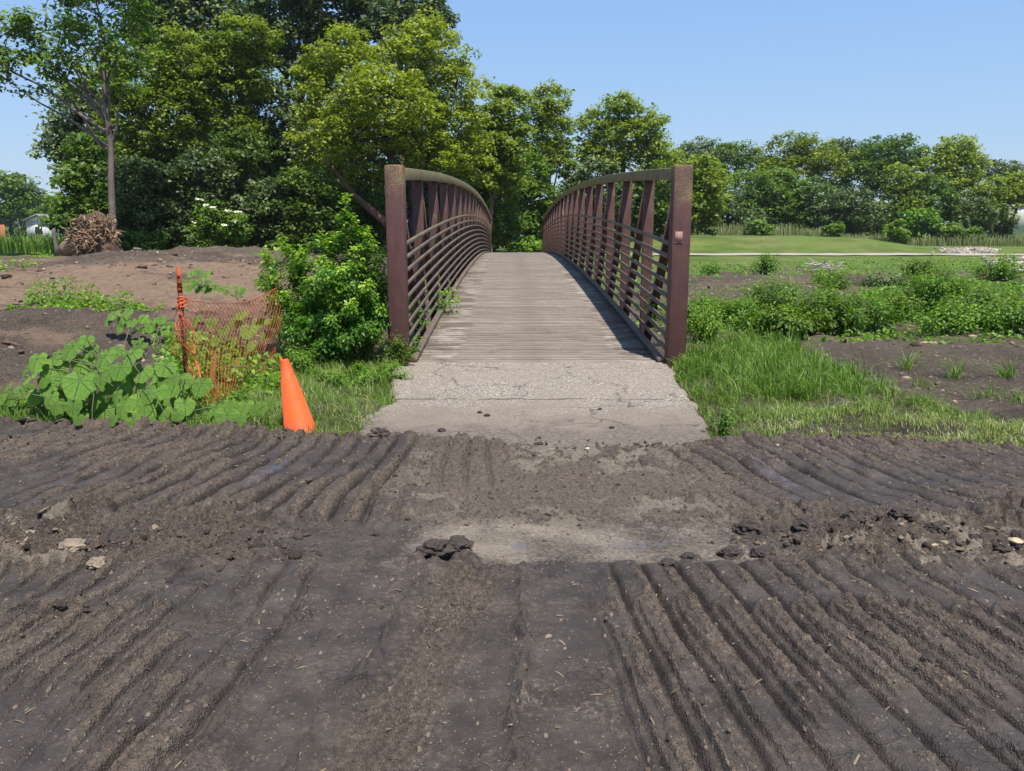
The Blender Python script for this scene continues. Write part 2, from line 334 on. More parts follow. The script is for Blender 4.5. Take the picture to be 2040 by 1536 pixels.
# ------------------------------------------------------------------ heights and zones of the land
def bump2(X, Y, x, y, rx, ry): return np.exp(-(((X - x) / rx) ** 2 + ((Y - y) / ry) ** 2))
def rim_line(X): return np.interp(X, [-7, -4, -2.05, -1.75, -1.25, -.9, -.6, .1, .3, 1.1, 1.4, 2.2, 3.4, 7], [6.5, 6.2, 5.92, 5.74, 5.72, 5.83, 5.80, 5.74, 5.56, 5.58, 5.66, 5.60, 5.44, 5.35]) + .07 * pn(X * 1.7, np.asarray(X) * 0 + 4.3, 3) + .035 * pn(np.asarray(X) * 6., np.asarray(X) * 0 + 2.3, 3)
def ground_h(X, Y):
    X = np.asarray(X, float); Y = np.asarray(Y, float)
    h = .05 * fbm(X * .35, Y * .35, 3, 3)
    L = ss(-2.0, -5.0, X)                                    # 1 on the far left
    h = h + L * ss(12, 24, Y) * (1 - ss(40, 60, Y)) * .42
    h = h + .40 * bump2(X, Y, -9.0, 19.5, 4.2, 3.2) + .22 * bump2(X, Y, -5.5, 12.4, 1.8, 1.0) + .42 * bump2(X, Y, -12.2, 26, 2.6, 2.6)
    h = h + .45 * bump2(X, Y, -11.0, 31, 3.2, 2.2) + .25 * bump2(X, Y, -8.0, 12.0, 2.2, 1.4)
    h = h - .9 * np.exp(-((X - .3) / 5.) ** 4) * ss(12, 19, Y) * (1 - ss(40, 47, Y))   # the ditch under the bridge
    tee = ss(4, 12, X) * ss(54, 62, Y) * (1 - ss(82, 92, Y)) * (1 - ss(25, 33.5, X + (Y - 60) * -.1))
    h = h + .95 * tee + .4 * ss(70, 120, Y) * ss(5, 20, X)
    rough = ss(5.7, 7, Y) * (1 - ss(36, 44, Y))
    bare = ss(-2, -3, X) + ss(2.2, 3.2, X)
    h = h + rough * bare * ((.08 + .05 * L) * fbm(X * 1.1, Y * 1.1, 4, 11) + (.035 + .05 * L) * fbm(X * 3.5, Y * 3.5, 4, 12) + (.015 + .02 * L) * np.abs(fbm(X * 11, Y * 11, 3, 13)))
    flat = (1 - ss(5.6, 6.6, Y)) + ss(-2.2, -1.6, X) * (1 - ss(2.0, 2.7, X)) * (1 - ss(11.0, 12.5, Y))
    flat = np.clip(flat, 0, 1)
    return h * (1 - flat) + flat * -.02 - .12 * (1 - ss(-.12, .10, Y - rim_line(X))) - .06 * ss(-1.5, -1.0, X) * (1 - ss(1.5, 2.0, X)) * (1 - ss(9.3, 9.6, Y))

XC, YC = -.3, 12.0
def mud_fields(X, Y):
    X = np.asarray(X, float); Y = np.asarray(Y, float)
    n1 = fbm(X * 1.2, Y * 1.2, 3, 21); n2 = fbm(X * 5, Y * 5, 4, 22); n3 = fbm(X * 16, Y * 16, 4, 23); n4 = fbm(X * 45, Y * 45, 3, 24)
    rl = rim_line(X); th = np.arctan2(X - XC, YC - Y)
    U = ss(4.00, 4.16, Y + n2 * .10) * (1 - ss(-.08, .05, Y - rl + n2 * .10))
    Lo = 1 - ss(3.44, 3.60, Y + n2 * .09)
    wz = .22 * n1 + .07 * n2
    cu = th * 7.1 / .150 + wz; cl = th * 9.3 / .162 + wz + .9 * (ss(-.02, .02, 3.02 - Y) * .0)
    def prof(c, wg):
        i = np.floor(c); f = c - i; a = _h(i, i * 0 + 3, 5); b_ = _h(i + 1, i * 0 + 3, 5)
        d = np.minimum(f / (1 + 0 * a), (1 - f)); g_ = np.exp(-(d / wg) ** 2)
        return .72 * (1 - g_) + .28 * np.sin(np.pi * np.clip(f, 0, 1)) ** .8 + .12 * (f - .5) * (1 - g_), f, a, g_
    pu, fu, au, gu = prof(cu, .105 + .03 * n1); pl, fl_, al, gl = prof(cl, .095 + .03 * n1)
    cen = ss(-.85, -.45, X + n1 * .2) * (1 - ss(1.05, 1.6, X + n1 * .3))            # asphalt close under the mud
    cen_l = ss(-1.05, -.72, X + n1 * .15) * (1 - ss(.28, .5, X + n1 * .1))
    stripe = np.exp(-((X + .28) / .24) ** 4) * ss(4.45, 4.9, Y)
    Au = (.052 + .022 * au) * (1 - .90 * cen) * np.clip(.9 + .6 * n1, .45, 1.4) + .036 * stripe + .010 * cen * ss(4.7, 5.1, Y) * ss(.2, .5, X)
    Al = (.040 + .020 * al) * (1 - .93 * cen_l) * np.clip(.95 + .5 * n1, .5, 1.4) * (1 - .5 * ss(-.9, -1.6, X))
    edge = 3.02 + .060 * np.sin(np.pi * fl_) ** .7 - .03 + .02 * n2 + .05 * n1
    inn = 1 - ss(-.012, .010, Y - edge)
    wU = U * np.clip(Au / .05, 0, 1.2); wL = Lo * (1 - cen_l)
    ru = ss(.50, .64, fu + .10 * n2) * (1 - ss(.86, .97, fu)) * ss(-.35, .15, n1 + .6 * n2)
    rl_ = ss(.52, .66, fl_ + .12 * n2) * (1 - ss(.86, .97, fl_)) * ss(-.30, .15, n1 + .6 * n2)
    crest = ru * wU + rl_ * wL
    h = U * Au * pu + Lo * Al * pl + crest * (.013 * n3 + .022 * np.abs(n4) + .004)
    # arched ends of the second crawler pass and its torn middle lip
    h = h - wL * inn * .014 + wL * (.020 + .02 * np.abs(n4)) * np.exp(-((Y - edge - .012) / .016) ** 2) * ss(.10, .3, fl_) * (1 - ss(.7, .9, fl_))
    fm = fl_ - .36 - .07 * n2 - .03 * n3
    cr2 = np.exp(-((fm / .050) ** 2)) * wL * inn * ss(-.35, .1, n1)
    h = h + cr2 * (.012 + .028 * np.abs(n3) + .02 * np.abs(n4)) - wL * inn * ss(-.35, .1, n1) * .018 * np.exp(-((fm + .11) / .035) ** 2)
    groove_shade = np.clip(wU * gu + wL * gl, 0, 1)
    # churned clods between the two track passes
    mid = ss(3.35, 3.55, Y + n2 * .08) * (1 - ss(4.05, 4.3, Y + n2 * .12))
    side = ss(-.95, -1.5, X + n1 * .4) + ss(.95, 1.35, X + n1 * .3) * (.35 + .65 * ss(1.3, 1.7, X)) 
    side = np.clip(side, 0, 1)
    qx = X + .05 * pn(X * 9, Y * 9, 34); qy = Y + .05 * pn(X * 9, Y * 9, 35)
    bil = (np.abs(pn(qx * 7, qy * 9, 31)) * .07 + np.abs(pn(qx * 17, qy * 20, 32)) * .06 + np.abs(pn(qx * 41, qy * 41, 33)) * .035)
    h = h + mid * side * (bil * (.7 + .6 * ss(-.3, .4, n1)) + .01)
    # crumbled rim where the mud meets the grass and path
    rimY = rl - .04 + .05 * n2
    rim = np.exp(-((Y - rimY) / .11) ** 2) * (.45 + .55 * ss(-.6, -1.2, X) + .4 * ss(1.2, 1.8, X)) * (1 - .9 * np.exp(-((X - .5) / .75) ** 4))
    h = h + rim * (.012 + bil * .85)
    rest = np.clip(1 - U - Lo - mid * side, 0, 1)
    h = h + (.003 * n3 + .002 * n4) + .010 * n2 * (1 - .7 * cen) + .02 * n1 * (1 - cen)
    thin = cen * U
    flake = ss(.04, .10, fbm(X * 5.5, Y * 4.5, 5, 41))
    h = h + thin * flake * .013 + thin * ss(.2, .3, np.abs(pn(X * 14, Y * 5, 43))) * .006
    # tyre tread strip
    xs = -.13 + (Y - 3.6) * .20; tr = np.exp(-(((X - xs) / .155) ** 6)) * (1 - ss(3.5, 3.66, Y))
    h = h + tr * (.007 * np.sin((Y * 44 + 1.6 * np.sin((X - xs) * 62) + 1.2 * n2) * 2 * np.pi * .5) - .006)
    rutx = .06 + (Y - 3.6) * .03 + .03 * n2
    h = h + Lo * (.05 * np.exp(-((X - rutx) / .03) ** 2) + .035 * np.exp(-((X - xs + .22 + .03 * n2) / .03) ** 2)) * (.6 + .9 * n3)
    # hole with torn edge
    hx, hy = onz(880, 1118).x, onz(880, 1118).y
    rr = np.hypot((X - hx) / 1.5, (Y - hy)) + .02 * n3
    h = h - .05 * np.exp(-(rr / .045) ** 4) + .045 * np.exp(-((rr - .085) / .035) ** 2) * (.5 + bil * 9)
    h = h * (1 - .0 * Y)
    # colours
    dry = .20 - .15 * groove_shade + .42 * crest + .5 * cr2 + .35 * mid * side + .40 * rim + .15 * ss(-.1, .6, n2) + .22 * ss(0, .5, n1)  # dry lowered along track grooves, putting their shade into the colour
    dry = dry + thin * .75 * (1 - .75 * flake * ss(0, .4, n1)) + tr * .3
    dry = dry + .5 * ss(4.3, 5.4, Y) * ss(-1.8, -3.0, X) * ss(-.3, .2, n1)
    tn = np.clip(rest * cen * (.62 + .5 * n1), 0, 1) + mid * ss(-1.5, -2.0, X) * ss(.05, .45, n2 + n1 * .6) * .9 + mid * ss(1.2, 1.7, X) * ss(.1, .5, n2 - n1 * .4) * .8
    tn = tn + thin * .72 * (1 - flake) * ss(-.5, .3, n1) * (1 - stripe) + .46 * cen_l * Lo * ss(-.7, .5, n1 + .4 * n2) * (.55 + .45 * ss(3.2, 2.4, Y)) * (1 - ss(3.0, 3.4, Y) * 0)
    tn = tn + .55 * np.exp(-((Y - 3.58) / .12) ** 2) * ss(1.0, 1.4, X) * ss(0, .4, n2)
    tn = tn * (1 - .9 * np.exp(-(rr / .13) ** 2)); dry = dry * (1 - .8 * np.exp(-(rr / .13) ** 2))
    blue = (.55 * np.exp(-((Y - 3.78) / .10) ** 2) * (np.exp(-((X - .03) / .16) ** 2) + np.exp(-((X - .62) / .3) ** 2))
            + .52 * U * (np.exp(-((X - 1.62 + (Y - 5) * .35) / .10) ** 2) + np.exp(-((X + 1.53 - (Y - 5) * .25) / .09) ** 2)) * ss(4.5, 4.7, Y) * (1 - ss(5.3, 5.45, Y)) + thin * .3 * ss(.1, .4, n2))
    return h, dry, tn, blue
def mud_h(x, y): return float(mud_fields(np.array([x]), np.array([y]))[0][0])

# big ground sheet
def axis(lo, hi, d0, k, flat):
    pos = [0.]
    while pos[-1] < hi: pos.append(pos[-1] + max(d0, k * max(0, pos[-1] - flat)))
    neg = [0.]
    while neg[-1] > lo: neg.append(neg[-1] - max(d0, k * max(0, -neg[-1] - flat)))
    return np.array(sorted(set(neg[1:] + pos)))
gx = axis(-700, 700, .07, .028, 4.0); gy = axis(-60, 1200, .07, .016, 5.0); gy = gy[(gy > 4.9) | (gy < 0) | (np.arange(len(gy)) % 4 == 0)]
GX, GY = np.meshgrid(gx, gy)
GZ = ground_h(GX, GY)
wob = .25 * fbm(GX * .9, GY * .9, 4, 51) * np.clip(GY / 12, .5, 6)
PX, PY = GX + wob, GY + .8 * wob
green = np.zeros_like(GX)
green[inpoly(PX, PY, pxpoly([(1330, 735), (1380, 660), (1560, 660), (1680, 720), (1760, 755), (1890, 800), (2300, 840), (2300, 930), (1440, 895)]))] = .42
green[inpoly(PX, PY, pxpoly([(800, 725), (560, 700), (430, 700), (300, 800), (-60, 800), (-60, 850), (560, 880), (720, 880), (790, 780)]))] = .42
green[GY > 30 + .4 * fbm(GX * .2, GY * .2, 3, 5) * 10] = .62
green[(GX < -4) & (GY < 38) & (GY > 30)] = .1
green[(GX < -11.5) & (GY > 33)] = .9
green[(GX > 4) & (GY > 38)] = 1.0
green[(GY > 45)] = 1.0
green[inpoly(PX, PY, pxpoly([(1370, 560), (1370, 690), (1700, 690), (2300, 690), (2300, 560)]))] = .45
dry = .70 + .35 * fbm(GX * .5, GY * .5, 3, 61)
tan = .28 + .95 * bump2(GX, GY, -8.6, 18.0, 5.0, 4.0) * ss(-.5, .3, fbm(GX * .5, GY * .9, 3, 62) + .2) + .35 * ss(.1, .5, fbm(GX * .6, GY * .6, 3, 63))
tan = np.where(GX > 1, .28 + .3 * fbm(GX * .7, GY * .7, 3, 64), tan) * (GY > 6.0)
dry = np.where((GY < 7) & (np.abs(GX) > 2), .35, dry)
nx, ny = len(gx), len(gy)
i, j = np.meshgrid(np.arange(ny - 1), np.arange(nx - 1), indexing='ij'); i = i.ravel(); j = j.ravel()
QF = np.stack((i * nx + j, i * nx + j + 1, (i + 1) * nx + j + 1, (i + 1) * nx + j), 1)
def set_attr(o, name, arr):
    a = o.data.attributes.new(name, 'FLOAT', 'POINT'); a.data.foreach_set('value', np.ascontiguousarray(arr.ravel(), dtype=np.float32))
b = MB(); b.add(np.stack((GX, GY, GZ), -1), QF); g = b.build('ground', M['ground'], kind='structure', smooth=True)
set_attr(g, 'green', green); set_attr(g, 'dry', dry); set_attr(g, 'tan', tan)
# fine mud sheet
mx = np.concatenate((np.arange(-7, -4.2, .03), np.arange(-4.2, -3.0, .014), np.arange(-3.0, 3.0, .0072), np.arange(3.0, 4.2, .014), np.arange(4.2, 7, .03)))
my = [1.0]
while my[-1] < 6.75: my.append(my[-1] + (.03 if my[-1] < 1.9 else .0095 if my[-1] < 5.9 else .016))
my = np.array(my); MX, MY = np.meshgrid(mx, my)
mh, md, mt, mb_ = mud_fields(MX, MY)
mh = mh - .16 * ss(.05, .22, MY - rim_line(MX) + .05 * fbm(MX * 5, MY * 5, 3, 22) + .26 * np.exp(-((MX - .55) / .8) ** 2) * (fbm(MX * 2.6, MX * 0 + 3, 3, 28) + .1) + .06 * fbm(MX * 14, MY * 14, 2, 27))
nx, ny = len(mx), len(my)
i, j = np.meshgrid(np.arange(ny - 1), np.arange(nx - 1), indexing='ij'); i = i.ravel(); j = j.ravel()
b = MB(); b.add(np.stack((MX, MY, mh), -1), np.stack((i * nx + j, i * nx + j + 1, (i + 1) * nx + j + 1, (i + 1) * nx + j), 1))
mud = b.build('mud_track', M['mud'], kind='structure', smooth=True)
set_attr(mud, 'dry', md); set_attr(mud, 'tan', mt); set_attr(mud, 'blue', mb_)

# asphalt approach with ragged edges
ay = np.arange(5.3, 9.42, .03); ax = np.linspace(0, 1, 80)
lo = np.interp(ay, [5.3, 6, 6.6, 7.3, 8.2, 9.0, 9.4], [-1.2, -1.17, -1.28, -1.10, -1.25, -1.42, -1.50]) + .05 * pn(ay * 3, ay * 0, 7) + .03 * pn(ay * 11, ay * 0, 8)
hi = np.interp(ay, [5.3, 5.9, 6.6, 7.5, 8.4, 9.0, 9.4], [1.50, 1.52, 1.62, 1.70, 1.74, 1.84, 1.86]) + .04 * pn(ay * 3, ay * 0 + 5, 7) + .03 * pn(ay * 9, ay * 0, 9)
AX = lo[:, None] + (hi - lo)[:, None] * ax[None]; AY = np.repeat(ay[:, None], 80, 1)
AZ = .004 * fbm(AX * 5, AY * 5, 3, 71) - .006 * (AY < 7.32 + .02 * pn(AX * 3, AX * 0, 2)) - .012 * (np.abs(AY - 9.33 - .01 * pn(AX * 4, AX * 0, 3)) < .02)
AZ -= .05 * ((ax[None] < .001) | (ax[None] > .999))
nx, ny = 80, len(ay)
i, j = np.meshgrid(np.arange(ny - 1), np.arange(nx - 1), indexing='ij'); i = i.ravel(); j = j.ravel()
b = MB(); b.add(np.stack((AX, AY, AZ), -1), np.stack((i * nx + j, i * nx + j + 1, (i + 1) * nx + j + 1, (i + 1) * nx + j), 1))
b.build('path', M['asphalt'], kind='structure')
# far cart path on the right
pc = rough_mat('pale_concrete', (.32, .27, .22), (.40, .35, .28), 2, .85, .003)
xs_ = np.linspace(3, 75, 80); yc_ = 50 + .006 * (xs_ - 20) ** 2 * (xs_ > 20) * -1; yc_ = np.where(xs_ > 28, 50 - (xs_ - 28) * .35, 50)
wd = np.full(80, 1.9)
V = []; 
for x, y, w_ in zip(xs_, yc_, wd):
    for e in (-1, 1): V.append((x, y + e * w_, 0))
V = np.array(V); hz = ground_h(V[:, 0], V[:, 1]); V[:, 2] = np.maximum(hz[0::2].repeat(2), hz[1::2].repeat(2)) + .05
b = MB(); b.add(V, [(2*q, 2*q+2, 2*q+3, 2*q+1) for q in range(79)]); b.build('cart_path', pc, kind='structure')

# ------------------------------------------------------------------ the bridge
BX, BY0, BL, CB = .30, 9.385, 39.6, .61
def cz(y):
    u = np.clip((np.asarray(y, float) - BY0) / BL, 0, 1); return CB * 4 * u * (1 - u)
bridge = thing('footbridge', 'arched brown steel truss footbridge with plank deck and curved side rails', 'bridge', (BX, BY0, 0))
def sweep(name, mat, xo0, xo1, zlo, zhi, y0, y1, n=60):
    b = MB(); ys = np.linspace(y0, y1, n); z = cz(ys)
    V = np.array([(BX + x, y, zz + dz) for y, zz in zip(ys, z) for x, dz in ((xo0, zlo), (xo1, zlo), (xo1, zhi), (xo0, zhi))])
    F = [(q*4+k, q*4+(k+1) % 4, q*4+4+(k+1) % 4, q*4+4+k) for q in range(n-1) for k in range(4)] + [(3, 2, 1, 0), (n*4-4, n*4-3, n*4-2, n*4-1)]
    b.add(V, F); return b.build(name, mat, bridge)
def bev(o, wdt=.008, seg=2):
    md_ = o.modifiers.new('bevel', 'BEVEL'); md_.width = wdt; md_.segments = seg; md_.limit_method = 'ANGLE'; return o
def boxm(name, mat, x0, x1, y0, y1, z0, z1, parent=bridge): return MB().box(x0, x1, y0, y1, z0, z1).build(name, mat, parent)
posts = []
for sx in (-1, 1):
    xa, xb = sorted((BX + sx * 1.52, BX + sx * 1.73))
    for yy in (BY0 - .105, BY0 + BL - .105):
        p_ = bev(boxm('end_post', M['steel_post'], xa, xb, yy, yy + .21, -.45 if yy > 20 else -.12, 2.255), .012); posts.append(p_)
        cp = MB().box(xa + .012, xb - .012, yy + .012, yy + .198, 2.255, 2.261).build('post_cap', M['steel_chord'], p_)
        cp.location = (0, 0, 0)
    lo_, hi_ = sorted((sx * 1.523, sx * 1.675))
    bev(sweep('top_chord', M['steel_chord'], lo_, hi_, 2.095, 2.235, BY0 + .106, BY0 + BL - .106))
    bev(sweep('bottom_chord', M['steel'], lo_, hi_, -.50, -.36, BY0 + .106, BY0 + BL - .106))
    v0, v1 = sorted((sx * 1.552, sx * 1.692))
    for k in range(1, 18):
        y = BY0 + 2.2 * k; z = float(cz(y))
        bev(boxm('vertical_post', M['steel'], BX + v0, BX + v1, y - .05, y + .05, z - .352, z + 2.091), .006)
    for k in range(18):
        ya, yb = BY0 + 2.2 * k, BY0 + 2.2 * (k + 1)
        if k >= 9: ya, yb = yb, ya
        xm = BX + sx * 1.622; s_ = 1 if yb > ya else -1
        mb = MB(); za, zb = float(cz(ya)) + 2.06, float(cz(yb)) - .30
        y_a, y_b = ya + s_ * (.11 if k in (0, 17) else .055), yb - s_ * .055
        hw = .045
        V = [(xm + a * .05, y, z + c * .07) for (y, z) in ((y_a, za), (y_b, zb)) for a, c in ((-1, -1), (1, -1), (1, 1), (-1, 1))]
        mb.add(V, [(0, 1, 5, 4), (1, 2, 6, 5), (2, 3, 7, 6), (3, 0, 4, 7), (3, 2, 1, 0), (4, 5, 6, 7)])
        mb.build('diagonal_brace', M['steel'], bridge)
    for k in range(9):
        z = .155 + .1535 * k
        r0, r1 = sorted((sx * 1.512, sx * 1.549))
        bev(sweep('rail', M['steel_rail'], r0, r1, z - .022, z + .022, BY0 + .107, BY0 + BL - .107), .004, 1)
    t0, t1 = sorted((sx * 1.425, sx * 1.508))
    bev(sweep('toe_rail', M['steel_rail'], t0, t1, .004, .055, BY0 + .02, BY0 + BL - .02), .004, 1)
    e0, e1 = sorted((sx * 1.46, sx * 1.50)); sweep('deck_edge_channel', M['steel'], e0, e1, -.20, -.062, BY0 + .02, BY0 + BL)
for k in range(0, 19):
    y = BY0 + 2.2 * k; z = float(cz(y))
    boxm('floor_beam', M['steel'], BX - 1.45, BX + 1.45, y - .05 + (.12 if k == 0 else 0), y + .05 + (.12 if k == 0 else 0), z - .34, z - .21)
pitch_p = .1398; npl = 283; plank_meshes = []
for q in range(6):
    mb = MB(); hx = 1.49 + random.uniform(-.006, .004); hw = .0668; n = 9
    xs2 = np.linspace(-hx, hx, n); w1 = hw + .0014 * RNG.standard_normal(n); w2 = hw + .0014 * RNG.standard_normal(n); zt = .0015 * RNG.standard_normal(n)
    V = np.array([(x, yy, zz) for x, a, c, t_ in zip(xs2, w1, w2, zt) for yy, zz in ((-a, -.05), (c, -.05), (c, t_), (-a, t_))])
    F = [(m_*4+k, m_*4+(k+1) % 4, m_*4+4+(k+1) % 4, m_*4+4+k) for m_ in range(n-1) for k in range(4)] + [(3, 2, 1, 0), (n*4-4, n*4-3, n*4-2, n*4-1)]
    o = MB().add(V, F).build('plank', M['wood']); plank_meshes.append(o.data); bpy.data.objects.remove(o)
for q in range(npl):
    y = BY0 + .07 + .07 + q * pitch_p
    o = bpy.data.objects.new('plank', plank_meshes[random.randrange(6)]); COL.objects.link(o); o.parent = bridge
    o.location = (random.uniform(-.006, .006), y - BY0, float(cz(y)) + random.uniform(-.003, .002))
    o.rotation_euler = (math.atan((float(cz(y + .1)) - float(cz(y - .1))) / .2), random.uniform(-.0008, .0008), random.uniform(-.0008, .0008) + (math.pi if q % 2 else 0))
# small rating plate on the right hand post
pl, t, bs = new_mat('pink_plate'); N = NT(t); oc = N.objc()
sep = N.n('SeparateXYZ'); N.l(oc, sep.inputs[0])
ln = N.math('SINE', N.math('MULTIPLY', sep.outputs[2], 560.)); wd_ = N.noise(N.mapping(oc, (110, 1, 70)), 1, 2)
tx = N.math('MULTIPLY', N.ramp(ln, [(.45, 0.), (.6, 1.)]), N.ramp(wd_, [(.42, 0.), (.5, .65)]))
N.l(N.mix(tx, (.30, .14, .13), (.46, .33, .31)), bs.inputs['Base Color']); bs.inputs['Roughness'].default_value = .85
pz = at(1352, 473, 9.28); plate = MB().box(pz.x - .044, pz.x + .044, BY0 - .111, BY0 - .1055, pz.z - .066, pz.z + .066).build('rating_plate', pl, bridge)
plate['label'] = 'small faded pink plate with lines of print'
for dx in (-.037, .037):
    for dz in (-.058, .058):
        MB().tube([(pz.x + dx, BY0 - .1112, pz.z + dz), (pz.x + dx, BY0 - .114, pz.z + dz)], .004, 8).build('screw', M['stone_white'], plate).location = Vector((0, 0, 0))
for ch in list(bridge.children_recursive):       # sub-parts were built in bridge space
    if ch.name.startswith(('post_cap', 'screw')):
        me = ch.data; off = Vector(ch.parent.location)
        if ch.parent.parent is not None:
            for v in me.vertices: v.co = v.co + 0 * off
        # MB.build subtracted parent location (0), so shift into bridge space
        for v in me.vertices: v.co = v.co - Vector((BX, BY0, 0))

# ------------------------------------------------------------------ foliage tools
def unit(v): return v / (np.linalg.norm(v, axis=-1, keepdims=True) + 1e-9)
def leaf_quads(C, Nn, size, asp=.55, fold=.25, along=None):
    """folded rhombic leaves: centres C, normals Nn"""
    n = len(C); Nn = unit(Nn); t_ = unit(RNG.standard_normal((n, 3)) if along is None else along)
    t_ = unit(t_ - (t_ * Nn).sum(1)[:, None] * Nn); b_ = np.cross(Nn, t_); s = np.broadcast_to(size, (n,))[:, None]
    V = np.stack((C - t_ * s, C + b_ * s * asp + Nn * s * fold * asp, C + t_ * s - Nn * s * .12, C - b_ * s * asp + Nn * s * fold * asp), 1).reshape(-1, 3)
    base = np.arange(n)[:, None] * 4
    F = np.concatenate((base + np.array([[0, 1, 2]]), base + np.array([[0, 2, 3]])), 0)
    return V, F
def puffs(lobes, spacing, inner=.45):
    P = []
    for (c, r) in lobes:
        area = 4 * math.pi * ((r[0]*r[1])**1.6/3 + (r[0]*r[2])**1.6/3 + (r[1]*r[2])**1.6/3) ** (1/1.6)
        n = max(3, int(area / spacing ** 2))
        d = unit(RNG.standard_normal((n, 3))); rr = inner + (1 - inner) * RNG.random((n, 1)) ** .4
        P.append(np.array(c) + d * rr * np.array(r) * (1 + .12 * RNG.standard_normal((n, 1)) + .30 * (RNG.random((n, 1)) < .10)))
    return np.concatenate(P)
def crown_leaves(lobes, n_leaves, size, puff_r, inner=.45, spacing=None, tb=.5, tv=.28, asp=.6):
    P = puffs(lobes, spacing or puff_r * 1.25, inner); m = len(P)
    w_ = RNG.random(m) + .35; idx = RNG.choice(m, n_leaves, p=w_ / w_.sum())
    d = unit(RNG.standard_normal((n_leaves, 3))); rad = puff_r * (.35 + .75 * RNG.random((n_leaves, 1)) ** .6) * (.6 + .7 * RNG.random(m))[idx][:, None]
    C = P[idx] + d * rad * np.array((1.15, 1.15, .62))
    Nn = d * .45 + np.array((.08, -.2, 1.0)) + .55 * RNG.standard_normal((n_leaves, 3))
    pt = (tb + tv * RNG.standard_normal(m) * .6)[idx]
    tint = np.clip(pt + .18 * RNG.standard_normal(n_leaves) + .10 * d[:, 2], 0, 1)
    V, F = leaf_quads(C, Nn, size * (.55 + .8 * RNG.random(n_leaves)), asp)
    return V, F, np.repeat(tint, 4), P
def limb(mb, a, b_, r0, r1, wig=.12, n=7, sides=6):
    a = np.array(a, float); b_ = np.array(b_, float); t_ = np.linspace(0, 1, n)[:, None]; L_ = np.linalg.norm(b_ - a)
    P = a + (b_ - a) * t_; off = np.cumsum(RNG.standard_normal((n, 3)), 0) * wig * L_ / n; off -= t_ * off[-1]; P = P + off
    P[:, 2] += .10 * L_ * np.sin(t_[:, 0] * np.pi) * .5
    mb.tube(P, np.linspace(r0, r1, n), sides); return P
TREES = 0
def tree(name, label, cat, basepx, d, lobespx, leaf, n, size, puff, trunk_r=.2, bark='bark', group=None, inner=.45, depth=1.0, trunk_top=None, limbs=14, tb=.5, stems=1, spacing=None, bend=0.0, flowers=0, tv=.28):
    """lobespx: (px, py, rx_px, ry_px[, dd]) drawn at distance d; turned into real ellipsoids"""
    m = mpp(d); bp = at(basepx, 480, d); bz = float(ground_h(bp.x, d)) - .05; loc = (bp.x, d, bz)
    o = thing(name, label, cat, loc, group); lob = []
    for q in lobespx:
        c = at(q[0], q[1], d + (q[4] if len(q) > 4 else 0)); rx, rz = q[2] * m, q[3] * m
        lob.append(((c.x, c.y, c.z), (rx, max(.6 * rx, .5 * (rx + rz)) * depth, rz)))
    V, F, T, P = crown_leaves(lob, n, size, puff, inner, spacing, tb, tv)
    ok = V.reshape(-1, 4, 3)[:, :, 2].min(1) > bz
    V4 = V.reshape(-1, 4, 3)[ok]; k = len(V4); base = np.arange(k)[:, None] * 4
    F = np.concatenate((base + np.array([[0, 1, 2]]), base + np.array([[0, 2, 3]])), 0)
    MB().add(V4, F, T.reshape(-1, 4)[ok].ravel()).build('crown', M[leaf], o)
    mb = MB(); cs = np.array([l_[0] for l_ in lob]); top = cs[cs[:, 2].argmax()]
    if trunk_top: tp = at(trunk_top[0], trunk_top[1], d); top = np.array((tp.x, tp.y, tp.z))
    for s_ in range(stems):
        b0 = np.array(loc) + (np.array((RNG.normal() * .25, RNG.normal() * .25, 0)) if stems > 1 else 0)
        tt = top if s_ == 0 else cs[RNG.integers(len(cs))]
        P0 = limb(mb, b0, tt, trunk_r, trunk_r * .35, .10 + bend, 10, 9)
    if trunk_r > .3 or flowers == 0:
        mb.tube([np.array(loc) - (0, 0, .1), P0[0] + (0, 0, .12), P0[1]], [trunk_r * 1.5, trunk_r * 1.15, trunk_r * .95], 9)
    hP = P0
    for c in cs:
        k = min(len(hP) - 2, max(2, int(len(hP) * np.clip((c[2] - loc[2]) * .6 / (top[2] - loc[2] + .01), .15, .85))))
        limb(mb, hP[k], c, trunk_r * .45, trunk_r * .12, .15, 7, 5)
    for p_ in P[RNG.choice(len(P), min(limbs, len(P)), False)]:
        c = cs[np.argmin(((cs - p_) ** 2).sum(1))]; limb(mb, c, p_, trunk_r * .16, .012, .2, 5, 4)
    mb.build('trunk', M[bark], o, smooth=True)
    if flowers:
        pp = P[RNG.choice(len(P), min(flowers, len(P)), False)]; pp = pp[pp[:, 1] < d + .3]
        if len(pp):
            C = np.repeat(pp + np.array((0, -.35, .2)), 14, 0) + RNG.normal(0, .07, (len(pp) * 14, 3)) * (1, 1, .4)
            V, F = leaf_quads(C, np.tile((0, -.5, 1.), (len(C), 1)) + .3 * RNG.standard_normal((len(C), 3)), .055, .9)
            MB().add(V, F, np.repeat(RNG.random(len(C)), 4)).build('blossom', M['petal'], o, kind='stuff')
    return o

